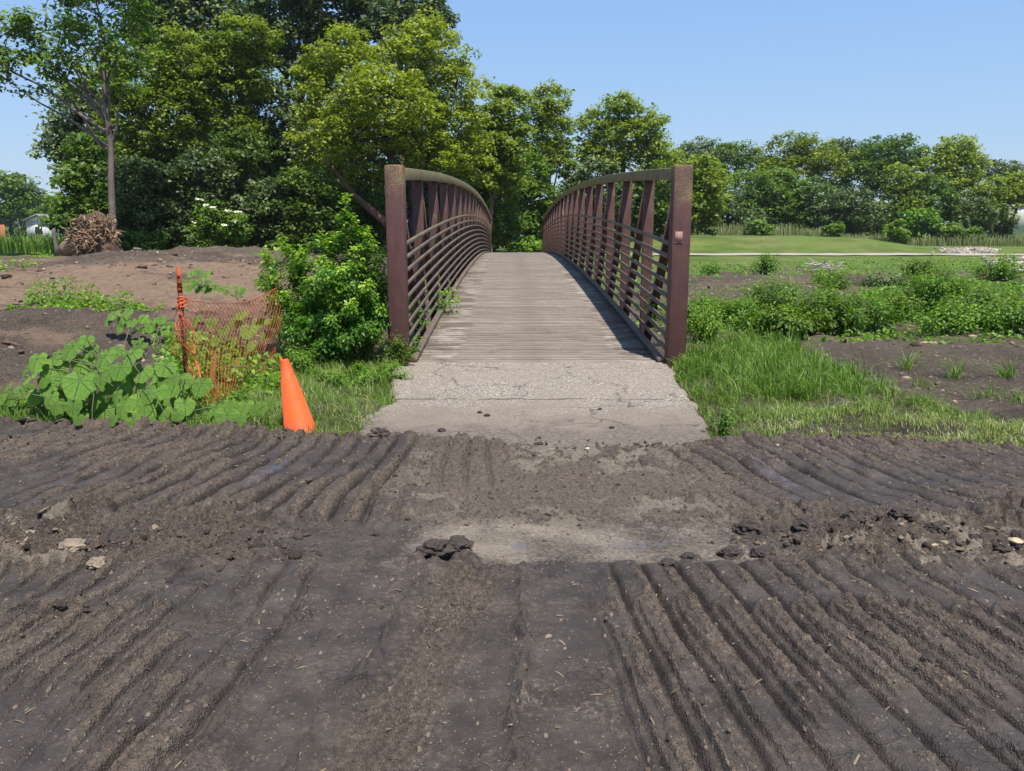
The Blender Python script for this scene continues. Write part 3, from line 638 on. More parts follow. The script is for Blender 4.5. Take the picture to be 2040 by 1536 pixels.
# ------------------------------------------------------------------ trees of the left wood
tree('ash_tree', 'slim ash tree with tall bare trunk behind the upturned root ball', 'tree', 226, 33,
     [(95, 60, 80, 45), (200, 30, 95, 55, 1), (25, 60, 45, 40), (15, 160, 32, 26), (60, 118, 60, 32), (150, 130, 60, 32), (235, 110, 55, 40), (270, 50, 55, 50, 1.5), (110, 168, 45, 20), (190, -60, 120, 60), (180, 90, 55, 30), (-60, 90, 60, 60), (255, 165, 35, 25)],
     'L_green', 9500, .10, .40, .15, 'bark', inner=.15, trunk_top=(196, 60), limbs=80, bend=-.06, tb=.6, spacing=.85)
tree('pale_ash_tree', 'pale feathery tree with loose crown left of the wood edge', 'tree', 170, 47,
     [(150, 215, 60, 40), (130, 265, 50, 40), (120, 300, 35, 26), (165, 330, 60, 45), (190, 250, 50, 60), (200, 180, 50, 40)],
     'L_grey', 11000, .13, .5, .16, inner=.25, limbs=40, tb=.6)
tree('vine_covered_tree', 'dark tree wrapped in vines at left end of the wood', 'tree', 190, 41,
     [(180, 320, 38, 40), (175, 375, 50, 40), (165, 430, 62, 40), (200, 465, 50, 30), (215, 400, 40, 50)],
     'L_green', 12000, .13, .45, .2, 'bark_dark', tb=.4)
tree('maple_tree', 'olive maple with broad crown standing behind the slim ash trunk', 'tree', 330, 44,
     [(290, 150, 80, 60), (330, 220, 90, 60), (380, 130, 70, 60), (255, 250, 50, 55), (345, 290, 75, 45), (280, 330, 70, 45), (240, 390, 45, 60)],
     'L_olive', 38000, .105, .45, .22, 'bark_dark', tb=.55)
tree('maple_tree', 'olive maple with forked top left of the tall cottonwood', 'tree', 470, 45,
     [(490, 80, 62, 40), (455, 130, 50, 50), (410, 190, 50, 50), (440, 245, 60, 40), (500, 150, 40, 40)],
     'L_olive', 21000, .105, .42, .2, 'bark_dark', tb=.5, trunk_top=(480, 120))
tree('cottonwood_tree', 'grey green cottonwood behind the two olive maples', 'tree', 400, 53,
     [(350, 40, 80, 55), (430, 30, 70, 50), (300, 60, 50, 40), (400, 100, 70, 45), (320, -40, 100, 60)],
     'L_grey', 17000, .16, .6, .25, 'bark_dark', tb=.42)
tree('cottonwood_tree', 'leaning cottonwood with bare pale lower trunk in the middle of the wood', 'tree', 560, 49,
     [(520, 210, 55, 50), (500, 270, 55, 40), (550, 300, 50, 40), (560, 360, 55, 40), (480, 320, 50, 40), (600, 270, 40, 60)],
     'L_grey', 16000, .14, .5, .22, 'bark', tb=.35, trunk_top=(470, 230), bend=-.05)
tree('cottonwood_tree', 'tallest cottonwood with dark straight trunk left of the round maple', 'tree', 590, 51,
     [(555, 25, 65, 40), (650, 20, 80, 50), (725, 35, 50, 45), (600, 85, 60, 45), (540, 90, 40, 40), (630, 150, 50, 40), (690, 80, 50, 40), (640, -70, 130, 60)],
     'L_grey', 23000, .15, .55, .34, 'bark_dark', tb=.30, trunk_top=(612, 20), inner=.3)
tree('cottonwood_tree', 'thin topped cottonwood showing above the round maple', 'tree', 810, 55,
     [(800, 35, 42, 35), (850, 15, 42, 22), (790, 80, 40, 30), (880, 35, 25, 18), (830, 90, 40, 40), (790, -30, 50, 40)],
     'L_grey', 7500, .15, .5, .2, tb=.5, inner=.2, limbs=30)
maple = tree('maple_tree', 'big round yellow green maple beside the left end of the bridge', 'tree', 815, 40,
     [(690, 105, 62, 48), (760, 150, 85, 60), (850, 120, 75, 60), (905, 180, 62, 62), (680, 200, 75, 55), (790, 240, 110, 60), (890, 260, 75, 50), (640, 270, 55, 50), (700, 320, 90, 50), (920, 320, 55, 36), (620, 150, 35, 36), (850, 65, 45, 26, 0), (760, 200, 90, 60, -2.5), (690, 260, 60, 50, -2.5), (850, 300, 60, 34, -1.5)],
     'L_maple', 62000, .088, .36, .30, 'bark_dark', tb=.66, inner=.5, limbs=70, spacing=.52)
mbl = MB(); a_ = [at(x, y, 38.5) for x, y in ((815, 500), (780, 452), (735, 415), (700, 385), (690, 372), (640, 300))]
mbl.tube([tuple(v) for v in a_], [.24, .2, .17, .14, .12, .06], 9)
mbl.build('low_limb', M['bark_red'], maple, smooth=True)['label'] = 'bare reddish low limb bending left'
UND = 'understory shrubs along the left wood'
for nm, lab, bx_, d, lob, lf, n, tb in [
    ('understory_shrub', 'grey green honeysuckle shrub right of the slim ash trunk', 270, 38, [(270, 360, 45, 45), (300, 420, 60, 50), (250, 460, 40, 40), (320, 470, 50, 30)], 'L_grey', 12000, .22),
    ('understory_shrub', 'rounded grey green shrub left of the flowering elder', 370, 38.5, [(360, 370, 50, 50), (370, 440, 50, 50), (410, 350, 40, 50)], 'L_grey', 11000, .15),
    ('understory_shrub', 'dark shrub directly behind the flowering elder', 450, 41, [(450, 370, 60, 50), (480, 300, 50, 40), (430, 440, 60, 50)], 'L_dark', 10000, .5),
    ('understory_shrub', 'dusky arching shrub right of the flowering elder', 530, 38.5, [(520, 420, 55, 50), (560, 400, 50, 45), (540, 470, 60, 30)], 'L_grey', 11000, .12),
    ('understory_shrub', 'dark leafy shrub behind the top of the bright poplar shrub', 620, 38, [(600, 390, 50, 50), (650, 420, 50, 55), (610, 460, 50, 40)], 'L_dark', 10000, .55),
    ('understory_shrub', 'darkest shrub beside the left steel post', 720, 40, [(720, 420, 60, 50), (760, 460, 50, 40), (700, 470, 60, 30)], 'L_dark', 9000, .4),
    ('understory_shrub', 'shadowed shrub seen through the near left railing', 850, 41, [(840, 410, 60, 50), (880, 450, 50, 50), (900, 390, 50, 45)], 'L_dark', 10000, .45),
    ('understory_shrub', 'low dark shrub at foot of the slim ash trunk', 250, 36.5, [(265, 480, 30, 18), (300, 485, 30, 15)], 'L_green', 3000, .3)]:
    tree(nm, lab, 'shrub', bx_, d, lob, lf, n, .10, .42, .06, 'bark_dark', UND, tb=tb, stems=3, limbs=10)
tree('elder_shrub', 'elder shrub with flat cream blossoms at edge of the wood', 'shrub', 430, 36.5,
     [(415, 430, 28, 26), (450, 440, 34, 24), (410, 470, 30, 24), (470, 460, 25, 20)], 'L_green', 4200, .08, .33, .05, 'bark', tb=.45, stems=4, flowers=16, inner=.1)
# back screen of wood deeper in (individual dark trees)
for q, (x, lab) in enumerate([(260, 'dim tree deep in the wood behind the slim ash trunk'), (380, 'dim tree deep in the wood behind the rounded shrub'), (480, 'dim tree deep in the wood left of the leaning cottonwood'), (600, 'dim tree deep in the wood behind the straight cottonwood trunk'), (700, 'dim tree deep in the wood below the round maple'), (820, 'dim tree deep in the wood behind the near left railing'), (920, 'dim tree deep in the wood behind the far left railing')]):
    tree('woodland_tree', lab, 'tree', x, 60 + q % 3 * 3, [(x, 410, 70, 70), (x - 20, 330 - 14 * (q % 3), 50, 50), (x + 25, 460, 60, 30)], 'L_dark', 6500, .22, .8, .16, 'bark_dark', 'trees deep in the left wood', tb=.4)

# ------------------------------------------------------------------ trees beyond the bridge
tree('locust_tree', 'light olive tree rising just right of the round maple', 'tree', 975, 50, [(1000, 220, 40, 45), (970, 290, 50, 45), (1010, 290, 40, 50), (950, 330, 50, 40), (990, 350, 50, 35)], 'L_olive', 14000, .14, .5, .2, tb=.6)
tree('poplar_tree', 'airy poplar with gaps of sky left of the far clearing', 'tree', 1095, 60, [(1100, 200, 42, 28), (1070, 225, 38, 36), (1110, 255, 38, 34), (1085, 300, 46, 40), (1120, 320, 28, 30)], 'L_olive', 9500, .12, .42, .2, tb=.6, inner=.2, limbs=40)
tree('elm_tree', 'spreading tree above the right railing with dark trunk and open crown', 'tree', 1245, 62, [(1235, 215, 48, 26), (1190, 250, 40, 34), (1250, 265, 60, 36), (1295, 260, 34, 40), (1220, 310, 60, 34), (1310, 310, 40, 40), (1170, 300, 30, 30)], 'L_olive', 15000, .13, .42, .26, 'bark_dark', tb=.6, inner=.2, limbs=40)
tree('vine_covered_tree', 'dense vine covered tree at far left end of the bridge', 'tree', 985, 51.5, [(950, 370, 50, 50), (985, 400, 45, 50), (1000, 450, 40, 45), (920, 420, 40, 50)], 'L_green', 15000, .13, .42, .2, 'bark_dark', tb=.48)
tree('mulberry_tree', 'deep green rounded tree behind the far bridge end', 'tree', 1055, 56, [(1050, 350, 42, 42), (1065, 400, 46, 40), (1040, 440, 42, 36), (1100, 440, 40, 40), (1080, 470, 40, 25)], 'L_green', 13000, .15, .45, .18, 'bark_dark', tb=.4)
tree('willow_tree', 'blue green bushy tree rising over the far right railing', 'tree', 1185, 60, [(1190, 345, 46, 26), (1160, 380, 40, 36), (1210, 400, 50, 50), (1150, 440, 40, 40)], 'L_grey', 10000, .14, .45, .18, tb=.35)
tree('hackberry_tree', 'olive bushy tree behind the right steel end post', 'tree', 1330, 66, [(1330, 355, 60, 50), (1390, 350, 46, 40), (1290, 390, 50, 50), (1360, 420, 60, 50), (1410, 400, 40, 50)], 'L_olive', 13500, .17, .55, .2, tb=.45)
tree('mulberry_tree', 'dark green tree seen between the bars of the right railing', 'tree', 1260, 63, [(1260, 400, 60, 50), (1290, 440, 60, 36), (1220, 450, 50, 36)], 'L_dark', 8000, .16, .5, .18, tb=.6)
tree('viburnum_shrub', 'low shrub with cream flowers at far end of the bridge deck', 'shrub', 1052, 51.5, [(1045, 490, 26, 16), (1065, 494, 22, 14), (1030, 498, 18, 14)], 'L_weed', 5200, .075, .28, .03, 'stem_brown', tb=.6, stems=3, flowers=9)
# right hand tree line
RG = 'tree line beyond the tee'
for q in [
    ('L_grey', 1385, 100, [(1390, 300, 36, 26), (1375, 330, 40, 26)], .55, 4200, 'thin pale tree top just right of the steel post'),
    ('L_dark', 1465, 103, [(1465, 305, 40, 22), (1440, 330, 40, 30), (1500, 330, 36, 26)], .75, 5200, 'dark domed tree between the pale top and the olive tree'),
    ('L_maple', 1590, 98, [(1570, 305, 50, 34), (1620, 310, 52, 36), (1560, 345, 50, 34), (1650, 345, 40, 36)], .42, 9500, 'broad olive tree in middle of the far tree line'),
    ('L_grey', 1690, 104, [(1680, 300, 50, 20), (1710, 320, 50, 30)], .2, 5000, 'grey green tree just behind the broad olive tree'),
    ('L_green', 1770, 98, [(1760, 310, 52, 36), (1800, 305, 40, 30), (1790, 350, 60, 40), (1720, 350, 50, 40)], .38, 10500, 'big deep green rounded tree in far tree line'),
    ('L_olive', 1905, 95, [(1905, 300, 36, 28), (1925, 330, 34, 40), (1870, 320, 32, 26), (1890, 370, 46, 40)], .7, 9000, 'tall olive tree with knobbly top near right edge'),
    ('L_grey', 1990, 112, [(1985, 340, 40, 20), (2030, 350, 40, 26)], .3, 3500, 'bluish tree tops farthest back at right edge'),
    ('L_olive', 2000, 92, [(1990, 385, 44, 34), (2040, 378, 40, 30), (1965, 420, 36, 34)], .6, 7500, 'olive tree overhanging the white house'),
    ('L_olive', 1410, 88, [(1410, 370, 40, 34), (1385, 410, 46, 44), (1420, 350, 30, 20)], .55, 8000, 'olive tree close right of the steel post'),
    ('L_green', 1500, 92, [(1490, 375, 46, 34), (1540, 370, 46, 34), (1510, 410, 50, 40), (1570, 400, 50, 36)], .5, 9000, 'wide mid green tree below the dark domed tree'),
    ('L_green', 1640, 90, [(1620, 395, 46, 36), (1600, 430, 50, 34)], .32, 6500, 'mid green tree below the broad olive tree'),
    ('L_grey', 1700, 87, [(1695, 405, 48, 30), (1710, 440, 50, 30), (1660, 430, 40, 34)], .3, 6500, 'dusky blue green tree low in the far tree line'),
    ('L_olive', 1800, 88, [(1805, 360, 34, 28), (1800, 400, 40, 36), (1790, 430, 40, 30)], .5, 6500, 'small olive tree in front of the deep green tree'),
    ('L_green', 1860, 88, [(1850, 400, 46, 40), (1880, 440, 40, 30)], .3, 6000, 'green tree left of the knobbly topped tree'),
    ('L_grey', 1440, 84, [(1440, 430, 44, 34), (1400, 450, 40, 26), (1480, 445, 40, 26)], .22, 6000, 'low dusky willow right of the steel post'),
    ('L_dark', 1560, 94, [(1560, 440, 60, 34), (1640, 450, 60, 26), (1740, 450, 50, 24)], .5, 6000, 'low dark tree along bottom of the far tree line'),
    ('L_weed', 1835, 80, [(1835, 440, 30, 22), (1815, 455, 24, 18)], .35, 3500, 'small bright green tree in front of far tree line'),
    ('L_grey', 1945, 86, [(1945, 430, 30, 34), (1925, 450, 30, 26)], .3, 4000, 'narrow grey green tree left of the white house'),
    ('L_dark', 2010, 93, [(1988, 450, 24, 24), (1970, 460, 30, 14)], .45, 2500, 'dark low tree just left of the white house'),
    ('L_olive', 2110, 95, [(2120, 330, 60, 50), (2140, 400, 60, 55)], .5, 5000, 'olive tree just past the right edge of the picture')]:
    lf, bx_, d, lob, tb, n, lab = q
    tree('deciduous_tree', lab, 'tree', bx_, d, lob, lf, int(n * 1.25), .18, .65, .2, 'bark_dark', RG, tb=tb, limbs=12, tv=.22)
for q, (x, y, r_, lab) in enumerate([(1515, 455, 18, 'small round bush behind the tee below the wide tree'), (1660, 458, 16, 'tiny bush behind the tee near its middle'), (1790, 462, 20, 'bright bush at right end of the tee'), (1890, 462, 18, 'bush behind the right pile of rocks'), (1935, 468, 14, 'last bush before the white house')]):
    tree('small_bush', lab, 'shrub', x, 78, [(x, y, r_, r_ * .8)], 'L_green', 1100, .17, .5, .04, 'bark_dark', 'bushes behind the tee', tb=.5, limbs=4)
# far left trees behind the iron fence
for q, (x, d, lob, n, lab) in enumerate([
    (25, 135, [(20, 370, 34, 24), (10, 410, 50, 36), (45, 400, 30, 34)], 6500, 'largest hazy tree behind the iron fence at left edge'),
    (85, 150, [(85, 415, 24, 22), (65, 430, 26, 20)], 3000, 'hazy tree directly behind the small white house'),
    (125, 155, [(125, 415, 28, 20), (150, 430, 34, 26)], 3500, 'hazy tree between the white house and root ball'),
    (-40, 140, [(-40, 380, 50, 60), (-90, 400, 60, 60)], 4000, 'hazy tree just past the left edge of the picture')]):
    tree('distant_tree', lab, 'tree', x, d, lob, 'L_green', n, .30, 1.2, .35, 'bark_dark', 'hazy trees behind the iron fence', tb=.4, limbs=6)

mb = MB(); lobs = []
for q in range(90):
    a = -1.05 + 2.1 * q / 89; d_ = 205 + RNG.normal() * 8; lobs.append(((math.sin(a) * d_ * 1.15, math.cos(a) * d_ * .9, 3.2), (7, 5, 5.2 + RNG.normal() * 1.0)))
V, F, T, P = crown_leaves(lobs, 26000, .75, 2.2, .5, None, .4, .2)
tag(MB().add(V, F, T).build('distant_wood', M['L_green'], kind='stuff'), 'far off band of hazy woodland along the horizon', 'woodland')
# ------------------------------------------------------------------ buildings, iron fence
white = rough_mat('white_siding', (.68, .68, .67), (.74, .74, .72), 1, .7, .001)
roofm = rough_mat('grey_shingle', (.16, .16, .17), (.24, .24, .25), 3, .8, .004)
brickm = rough_mat('red_brick', (.26, .12, .08), (.36, .17, .12), 3, .85, .004)
dglass, t, bs = new_mat('dark_glass'); bs.inputs['Base Color'].default_value = (.03, .035, .04, 1); bs.inputs['Roughness'].default_value = .1
def house(name, label, x0, x1, y0, y1, zb, ze, zr, wins, chimney=None):
    h_ = thing(name, label, 'house', ((x0 + x1) / 2, y0, zb)); xm = (x0 + x1) / 2
    b = MB(); b.box(x0, x1, y0, y1, zb, ze); b.build('wall', white, h_)
    b = MB(); b.add([(x0, y0, ze), (x1, y0, ze), (xm, y0, zr), (x0, y0 + .2, ze), (x1, y0 + .2, ze), (xm, y0 + .2, zr)], [(0, 1, 2), (3, 5, 4)]); b.add([(x0, y0, ze), (x0, y0 + .2, ze), (xm, y0 + .2, zr), (xm, y0, zr)], [(0, 1, 2, 3)]); b.build('gable', white, h_)
    b = MB(); e = .45; k = (zr - ze) / (xm - x0)
    for s_ in (-1, 1):
        V = [(xm, y0 - e, zr + .05), (xm + s_ * (xm - x0 + e), y0 - e, ze + .05 - e * k), (xm + s_ * (xm - x0 + e), y1 + e, ze + .05 - e * k), (xm, y1 + e, zr + .05)]
        V = V + [(a, c, d_ + .22) for a, c, d_ in V]
        b.add(V, [(0, 1, 2, 3), (4, 7, 6, 5), (0, 4, 5, 1), (1, 5, 6, 2), (2, 6, 7, 3)])
    rf = b.build('roof', roofm, h_)
    if chimney: MB().box(*chimney).build('chimney', brickm, h_)
    for (a, c, d_, e_) in wins:
        f = MB(); f.box(a - .08, c + .08, y0 - .06, y0 - .002, d_ - .08, e_ + .08); f = f.build('window', white, h_)
        g_ = MB(); g_.box(a, c, y0 - .08, y0 - .061, d_, e_); g_ = g_.build('pane', dglass, f); 
        for v in g_.data.vertices: v.co -= Vector(h_['o'])
    return h_
hp = at(76, 446, 118); zb = float(ground_h(hp.x, 118))
house('white_house', 'small white gabled house with brick chimney behind the iron fence', hp.x - 1.75, hp.x + 1.95, 118, 126, zb - .3, at(0, 441, 118).z, at(0, 430, 118).z, [(hp.x - .5, hp.x + .5, zb + .9, zb + 1.9)], (hp.x + .7, hp.x + 1.3, 121, 121.7, zb + 2, at(0, 427, 121).z))
hp = at(2060, 440, 105); zb = float(ground_h(hp.x, 105))
house('white_house', 'white two storey house half hidden by trees at right edge', hp.x - 2.1, hp.x + 9, 105, 115, zb - .3, zb + 4.6, zb + 6.6, [(hp.x - .9, hp.x - .1, zb + 1.2, zb + 2.6), (hp.x + 1.5, hp.x + 2.6, zb + 1.2, zb + 2.6), (hp.x + 4, hp.x + 5.2, zb + 1.2, zb + 2.6)])
iron, t, bs = new_mat('black_iron'); bs.inputs['Base Color'].default_value = (.02, .02, .022, 1); bs.inputs['Roughness'].default_value = .5
rustw = rough_mat('orange_board', (.30, .12, .05), (.42, .18, .08), 5, .8, .003)
fa, fb = at(-60, 460, 62), at(128, 460, 62)
fen = thing('iron_fence', 'black iron picket fence in front of the white house', 'fence', (fa.x, 62, 0)); zf = float(ground_h(fa.x, 62))
ztop = at(0, 437, 62).z; n = 66
for zz in (ztop - .12, at(0, 447, 62).z, zf + .25): MB().box(fa.x, fb.x, 61.985, 62.015, zz - .02, zz + .02).build('rail', iron, fen)
pk = None
for k in range(n):
    x = fa.x + (fb.x - fa.x) * k / (n - 1)
    if pk is None: pk = MB().tube([(fa.x, 62.03, zf), (fa.x, 62.03, ztop - .02), (fa.x, 62.03, ztop + .05)], [.014, .014, .002], 4).build('picket', iron, fen); continue
    o = pk.copy(); COL.objects.link(o); o.location = (x - fa.x, 0, 0)
for k in range(5):
    x = fa.x + (fb.x - fa.x) * (k + .4) / 4.6
    MB().box(x - .05, x + .05, 61.95, 61.98, zf, ztop + .08).build('post', iron, fen)
x0, x1 = at(-40, 460, 58).x, at(10, 460, 58).x; bf = thing('board_fence', 'short orange brown board fence at the left edge', 'fence', (x0, 58, 0)); zt = at(0, 447, 58).z; zf = float(ground_h(x0, 58))
for k in range(11):
    xx = x0 + (x1 - x0) * k / 11; MB().box(xx, xx + .14, 58, 58.03, zf, zt + random.uniform(-.03, .03)).build('board', rustw, bf)
MB().box(x0, x1, 58.031, 58.07, zt - .3, zt - .22).build('cross_rail', rustw, bf)

# ------------------------------------------------------------------ grasses (stuff)
def blades(X, Y, H, wdt, lean, tint, mb, zfun=ground_h, seg2=True):
    n = len(X); a = RNG.random(n) * 6.2832 * .5 + 3.0 * fbm(X * 1.3, Y * 1.3, 2, 99) + RNG.random(n) * 3.0; dx, dy = np.cos(a), np.sin(a); px_, py_ = -dy, dx
    L_ = lean * H * (.15 + 1.5 * RNG.random(n) ** 1.3); z = zfun(X, Y) - .01; drop = np.clip(L_ / H, 0, 1.6)
    c0 = np.stack((X, Y, z), 1); c1 = c0 + np.stack((dx * L_ * .25, dy * L_ * .25, H * (.58 - .08 * drop)), 1); c2 = c0 + np.stack((dx * L_ * .62, dy * L_ * .62, H * (.90 - .22 * drop)), 1); c3 = c0 + np.stack((dx * L_, dy * L_, H * (1.0 - .45 * drop)), 1)
    ta = a + RNG.normal(0, .7, n); s = np.stack((-np.sin(ta), np.cos(ta), px_ * 0), 1) * np.broadcast_to(wdt, (n,))[:, None] * .5
    V = np.stack((c0 - s, c0 + s, c1 + s * .9, c1 - s * .9, c2 + s * .6, c2 - s * .6, c3), 1).reshape(-1, 3); base = np.arange(n)[:, None] * 7
    b0 = mb.n; mb.add(V, base + np.array([[0, 1, 2, 3]]), np.repeat(tint, 7)); mb.F4.append(base + np.array([[3, 2, 4, 5]]) + b0); mb.F3.append(base + np.array([[5, 4, 6]]) + b0)
def scatter(poly, n, z=0.0, cond=None):
    P = pxpoly(poly, z); xs = [p[0] for p in P]; ys = [p[1] for p in P]
    X = RNG.uniform(min(xs), max(xs), n * 3); Y = RNG.uniform(min(ys), max(ys), n * 3)
    w_ = .12 * fbm(X * 1.5, Y * 1.5, 3, 81); ok = inpoly(X + w_, Y + w_, P)
    X, Y = X[ok], Y[ok]; return X[:n], Y[:n]
# right verge: lush near the post, seeding straw coloured at the near edge
mb = MB(); X, Y = scatter([(1342, 733), (1375, 700), (1500, 675), (1600, 700), (1690, 745), (1800, 790), (1900, 815), (2150, 850), (2200, 925), (1900, 908), (1440, 890), (1395, 820)], 38000)
str_ = ss(7.6, 6.1, Y + .5 * fbm(X, Y, 3, 82)) * ss(1.6, 2.2, X)
H = .03 + .085 * RNG.random(len(X)) * (.6 + .8 * ss(-.3, .4, fbm(X * 1.5, Y * 1.5, 3, 83))); tall = (RNG.random(len(X)) < .4) & (Y > 7.3) & (X < 3.6); H[tall] *= 2.4; H *= np.clip(1 + 1.1 * fbm(X * 3.2, Y * 3.2, 3, 86), .45, 1.8)
tint = np.clip(.30 + .18 * RNG.standard_normal(len(X)) + .6 * str_ * (RNG.random(len(X)) < .6) + .12 * fbm(X * 3, Y * 3, 3, 88), 0, 1)
keep = RNG.random(len(X)) < np.clip(.62 + 1.1 * fbm(X * 2.2, Y * 2.2, 3, 87), .06, 1); blades(X[keep], Y[keep], H[keep], .0052 + .004 * tall[keep], .85, tint[keep], mb)
g1 = mb.build('verge_grass', M['grass'], kind='stuff'); g1['label'] = 'green and straw coloured grass right of the path'; g1['category'] = 'grass'
mb = MB(); X, Y = scatter([(560, 700), (800, 712), (770, 770), (790, 800), (725, 868), (640, 885), (470, 880), (380, 850), (430, 760)], 17000)
tint = np.clip(.34 + .2 * RNG.standard_normal(len(X)) + .35 * (RNG.random(len(X)) < .18), 0, 1)
k = RNG.random(len(X)) < np.clip(.75 + .9 * fbm(X * 2.2, Y * 2.2, 3, 87), .1, 1); X, Y, tint = X[k], Y[k], tint[k]
blades(X, Y, (.03 + .13 * RNG.random(len(X))) * np.clip(1 + 1.1 * fbm(X * 3.2, Y * 3.2, 3, 86), .45, 1.8), .0052, .95, tint + .2 * fbm(X * 2, Y * 2, 3, 85), mb)
X, Y = scatter([(-60, 800), (300, 800), (540, 850), (540, 870), (-60, 862)], 5000); blades(X, Y, .05 + .1 * RNG.random(len(X)), .0065, .7, np.clip(.3 + .15 * RNG.standard_normal(len(X)), 0, 1), mb)
g2 = mb.build('verge_grass', M['grass'], kind='stuff'); tag(g2, 'long green grass around the orange cone left of the path', 'grass'); tag(g1, 'green and straw coloured grass right of the path', 'grass')
# bright tall grass by the iron fence
mb = MB(); X = RNG.uniform(-34, -15.5, 9000); Y = RNG.uniform(36, 60, 9000); X = X * (Y / 36) ** .6
blades(X, Y, .5 + .6 * RNG.random(9000), .05, .35, np.clip(.28 + .15 * RNG.standard_normal(9000), 0, 1), mb)
tag(mb.build('tall_grass', M['grass'], kind='stuff'), 'bright tall grass growing in front of the iron fence', 'grass')
# reeds behind the tee
mb = MB(); X = RNG.uniform(12, 62, 9000); Y = 78 + .0 * X + RNG.uniform(0, 5, 9000); Y = np.where(X > 36, Y - (X - 36) * .45, Y)
blades(X, Y, .5 + .9 * RNG.random(9000) * (.5 + .5 * ss(-.3, .3, fbm(X * .3, Y * .3, 2, 9))), .05, .3, np.clip(.45 + .25 * RNG.standard_normal(9000), 0, 1), mb)
tag(mb.build('reeds', M['reed'], kind='stuff'), 'pale seeding reeds between the tee and tree line', 'reeds')

# ------------------------------------------------------------------ shrubs and weeds near by
def bush(name, label, cat, c, rad, n, size, leaf, stems=6, group=None, tips=True, asp=.5, upright=False, tb=.4, puff=.16, stemmat='stem_brown', droop=0.3):
    z0 = float(ground_h(c[0], c[1])); loc = (c[0], c[1], z0)
    o = thing(name, label, cat, loc, group); mb = MB(); tipsP = []
    rx, ry, rz = rad
    ns = max(stems, 5)
    for s_ in range(ns):
        a = RNG.random() * 6.28; rr = RNG.random() ** .5; tx = np.array((c[0] + rx * rr * math.cos(a), c[1] + ry * rr * math.sin(a), z0 + rz * (1 - .55 * rr ** 2) * RNG.uniform(.8, 1.08)))
        P = limb(mb, (c[0] + rx * rr * .3 * math.cos(a), c[1] + ry * rr * .3 * math.sin(a), z0 - .03), tx, .012 * max(1, rz), .003, .10, 8, 4); tipsP.append(P)
    mb.build('stem', M[stemmat], o)
    TP = np.concatenate([P[2:] for P in tipsP]); hfrac = np.concatenate([np.linspace(.28, 1, len(P) - 2) for P in tipsP])
    idx = RNG.integers(len(TP), size=n); d = unit(RNG.standard_normal((n, 3)))
    C = TP[idx] + d * puff * (.2 + .9 * RNG.random((n, 1))) * np.array((1, 1, .9)); C[:, 2] = np.maximum(C[:, 2], z0 + .02)
    out = unit(C - np.array((c[0], c[1], z0 + rz * .3)))
    Nn = out * .55 + np.array((0, 0, .75)) + .4 * RNG.standard_normal((n, 3)); al = d + out * .5 - np.array((0, 0, droop))
    young = ss(.72, 1.0, hfrac[idx]) * ss(.3, 1, (C[:, 2] - z0) / rz)
    tint = np.clip(tb + .15 * RNG.standard_normal(n) + (.38 * young if tips else 0), 0, 1)
    V, F = leaf_quads(C, Nn, size * (.55 + .6 * RNG.random(n)) * (1 - .3 * young), asp, .35, al)
    MB().add(V, F, np.repeat(tint, 4)).build('foliage', M[leaf], o, kind='stuff'); return o
# the large poplar shrub at the left post: built from three leaders
c1 = at(685, 700, 9.7); 
ps = thing('poplar_shrub', 'tall bright green poplar shrub crowding the left bridge post', 'shrub', (c1.x, 9.7, float(ground_h(c1.x, 9.7))))
mb = MB(); SP = []; SH = []
spikes = [(690, 398, 9.9), (735, 470, 9.6), (640, 470, 9.9), (600, 500, 9.7), (560, 480, 9.9), (530, 510, 10.0), (765, 500, 9.7), (680, 540, 9.2), (620, 560, 9.3), (730, 570, 9.2), (570, 590, 9.5), (760, 620, 9.3), (600, 640, 9.2), (660, 640, 9.0), (700, 440, 10.0), (545, 560, 9.8), (640, 520, 9.5), (710, 500, 9.5), (575, 530, 10), (750, 540, 9.9), (655, 590, 9.2), (700, 610, 9.0), (740, 660, 9.1), (590, 680, 9.2), (640, 690, 9.0), (690, 680, 8.9), (770, 570, 9.8), (670, 470, 10.1)]
for (x, y, d) in spikes:
    p_ = at(x, y, d); b0 = (c1.x + RNG.normal() * .22 + .25 * (p_.x - c1.x), 9.65 + RNG.normal() * .15, float(ground_h(c1.x, 9.7)))
    P = limb(mb, b0, p_, .016, .003, .10, 12, 5); SP.append(P[2:]); SH.append(np.linspace(.2, 1, 10))
    for k in (5, 7, 9):
        q_ = P[k] + np.array((RNG.normal() * .17, RNG.normal() * .15, .12)); P2 = limb(mb, P[k], q_, .005, .002, .1, 5, 3); SP.append(P2); SH.append(np.linspace(.5, .85, 5))
mb.build('stem', M['stem_brown'], ps)
SP = np.concatenate(SP); SH = np.concatenate(SH); n = 29000; pw_ = .35 + SH; idx = RNG.choice(len(SP), n, p=pw_ / pw_.sum()); d = unit(RNG.standard_normal((n, 3)))
C = SP[idx] + d * (.04 + .15 * RNG.random((n, 1))) * (1.3 - .8 * SH[idx][:, None]); out = unit(C - np.array((c1.x, 9.9, .5)))
young = ss(.68, 1, SH[idx]) * ss(.35, .85, C[:, 2])
V, F = leaf_quads(C, out * .45 + np.array((0, 0, .7)) + .4 * RNG.standard_normal((n, 3)), .029 * (.6 + .6 * RNG.random(n)), .5, .35, d + .4 * out - (0, 0, .35))
MB().add(V, F, np.repeat(np.clip(.32 + .15 * RNG.standard_normal(n) + .5 * young, 0, 1), 4)).build('foliage', M['L_shrub'], ps, kind='stuff')

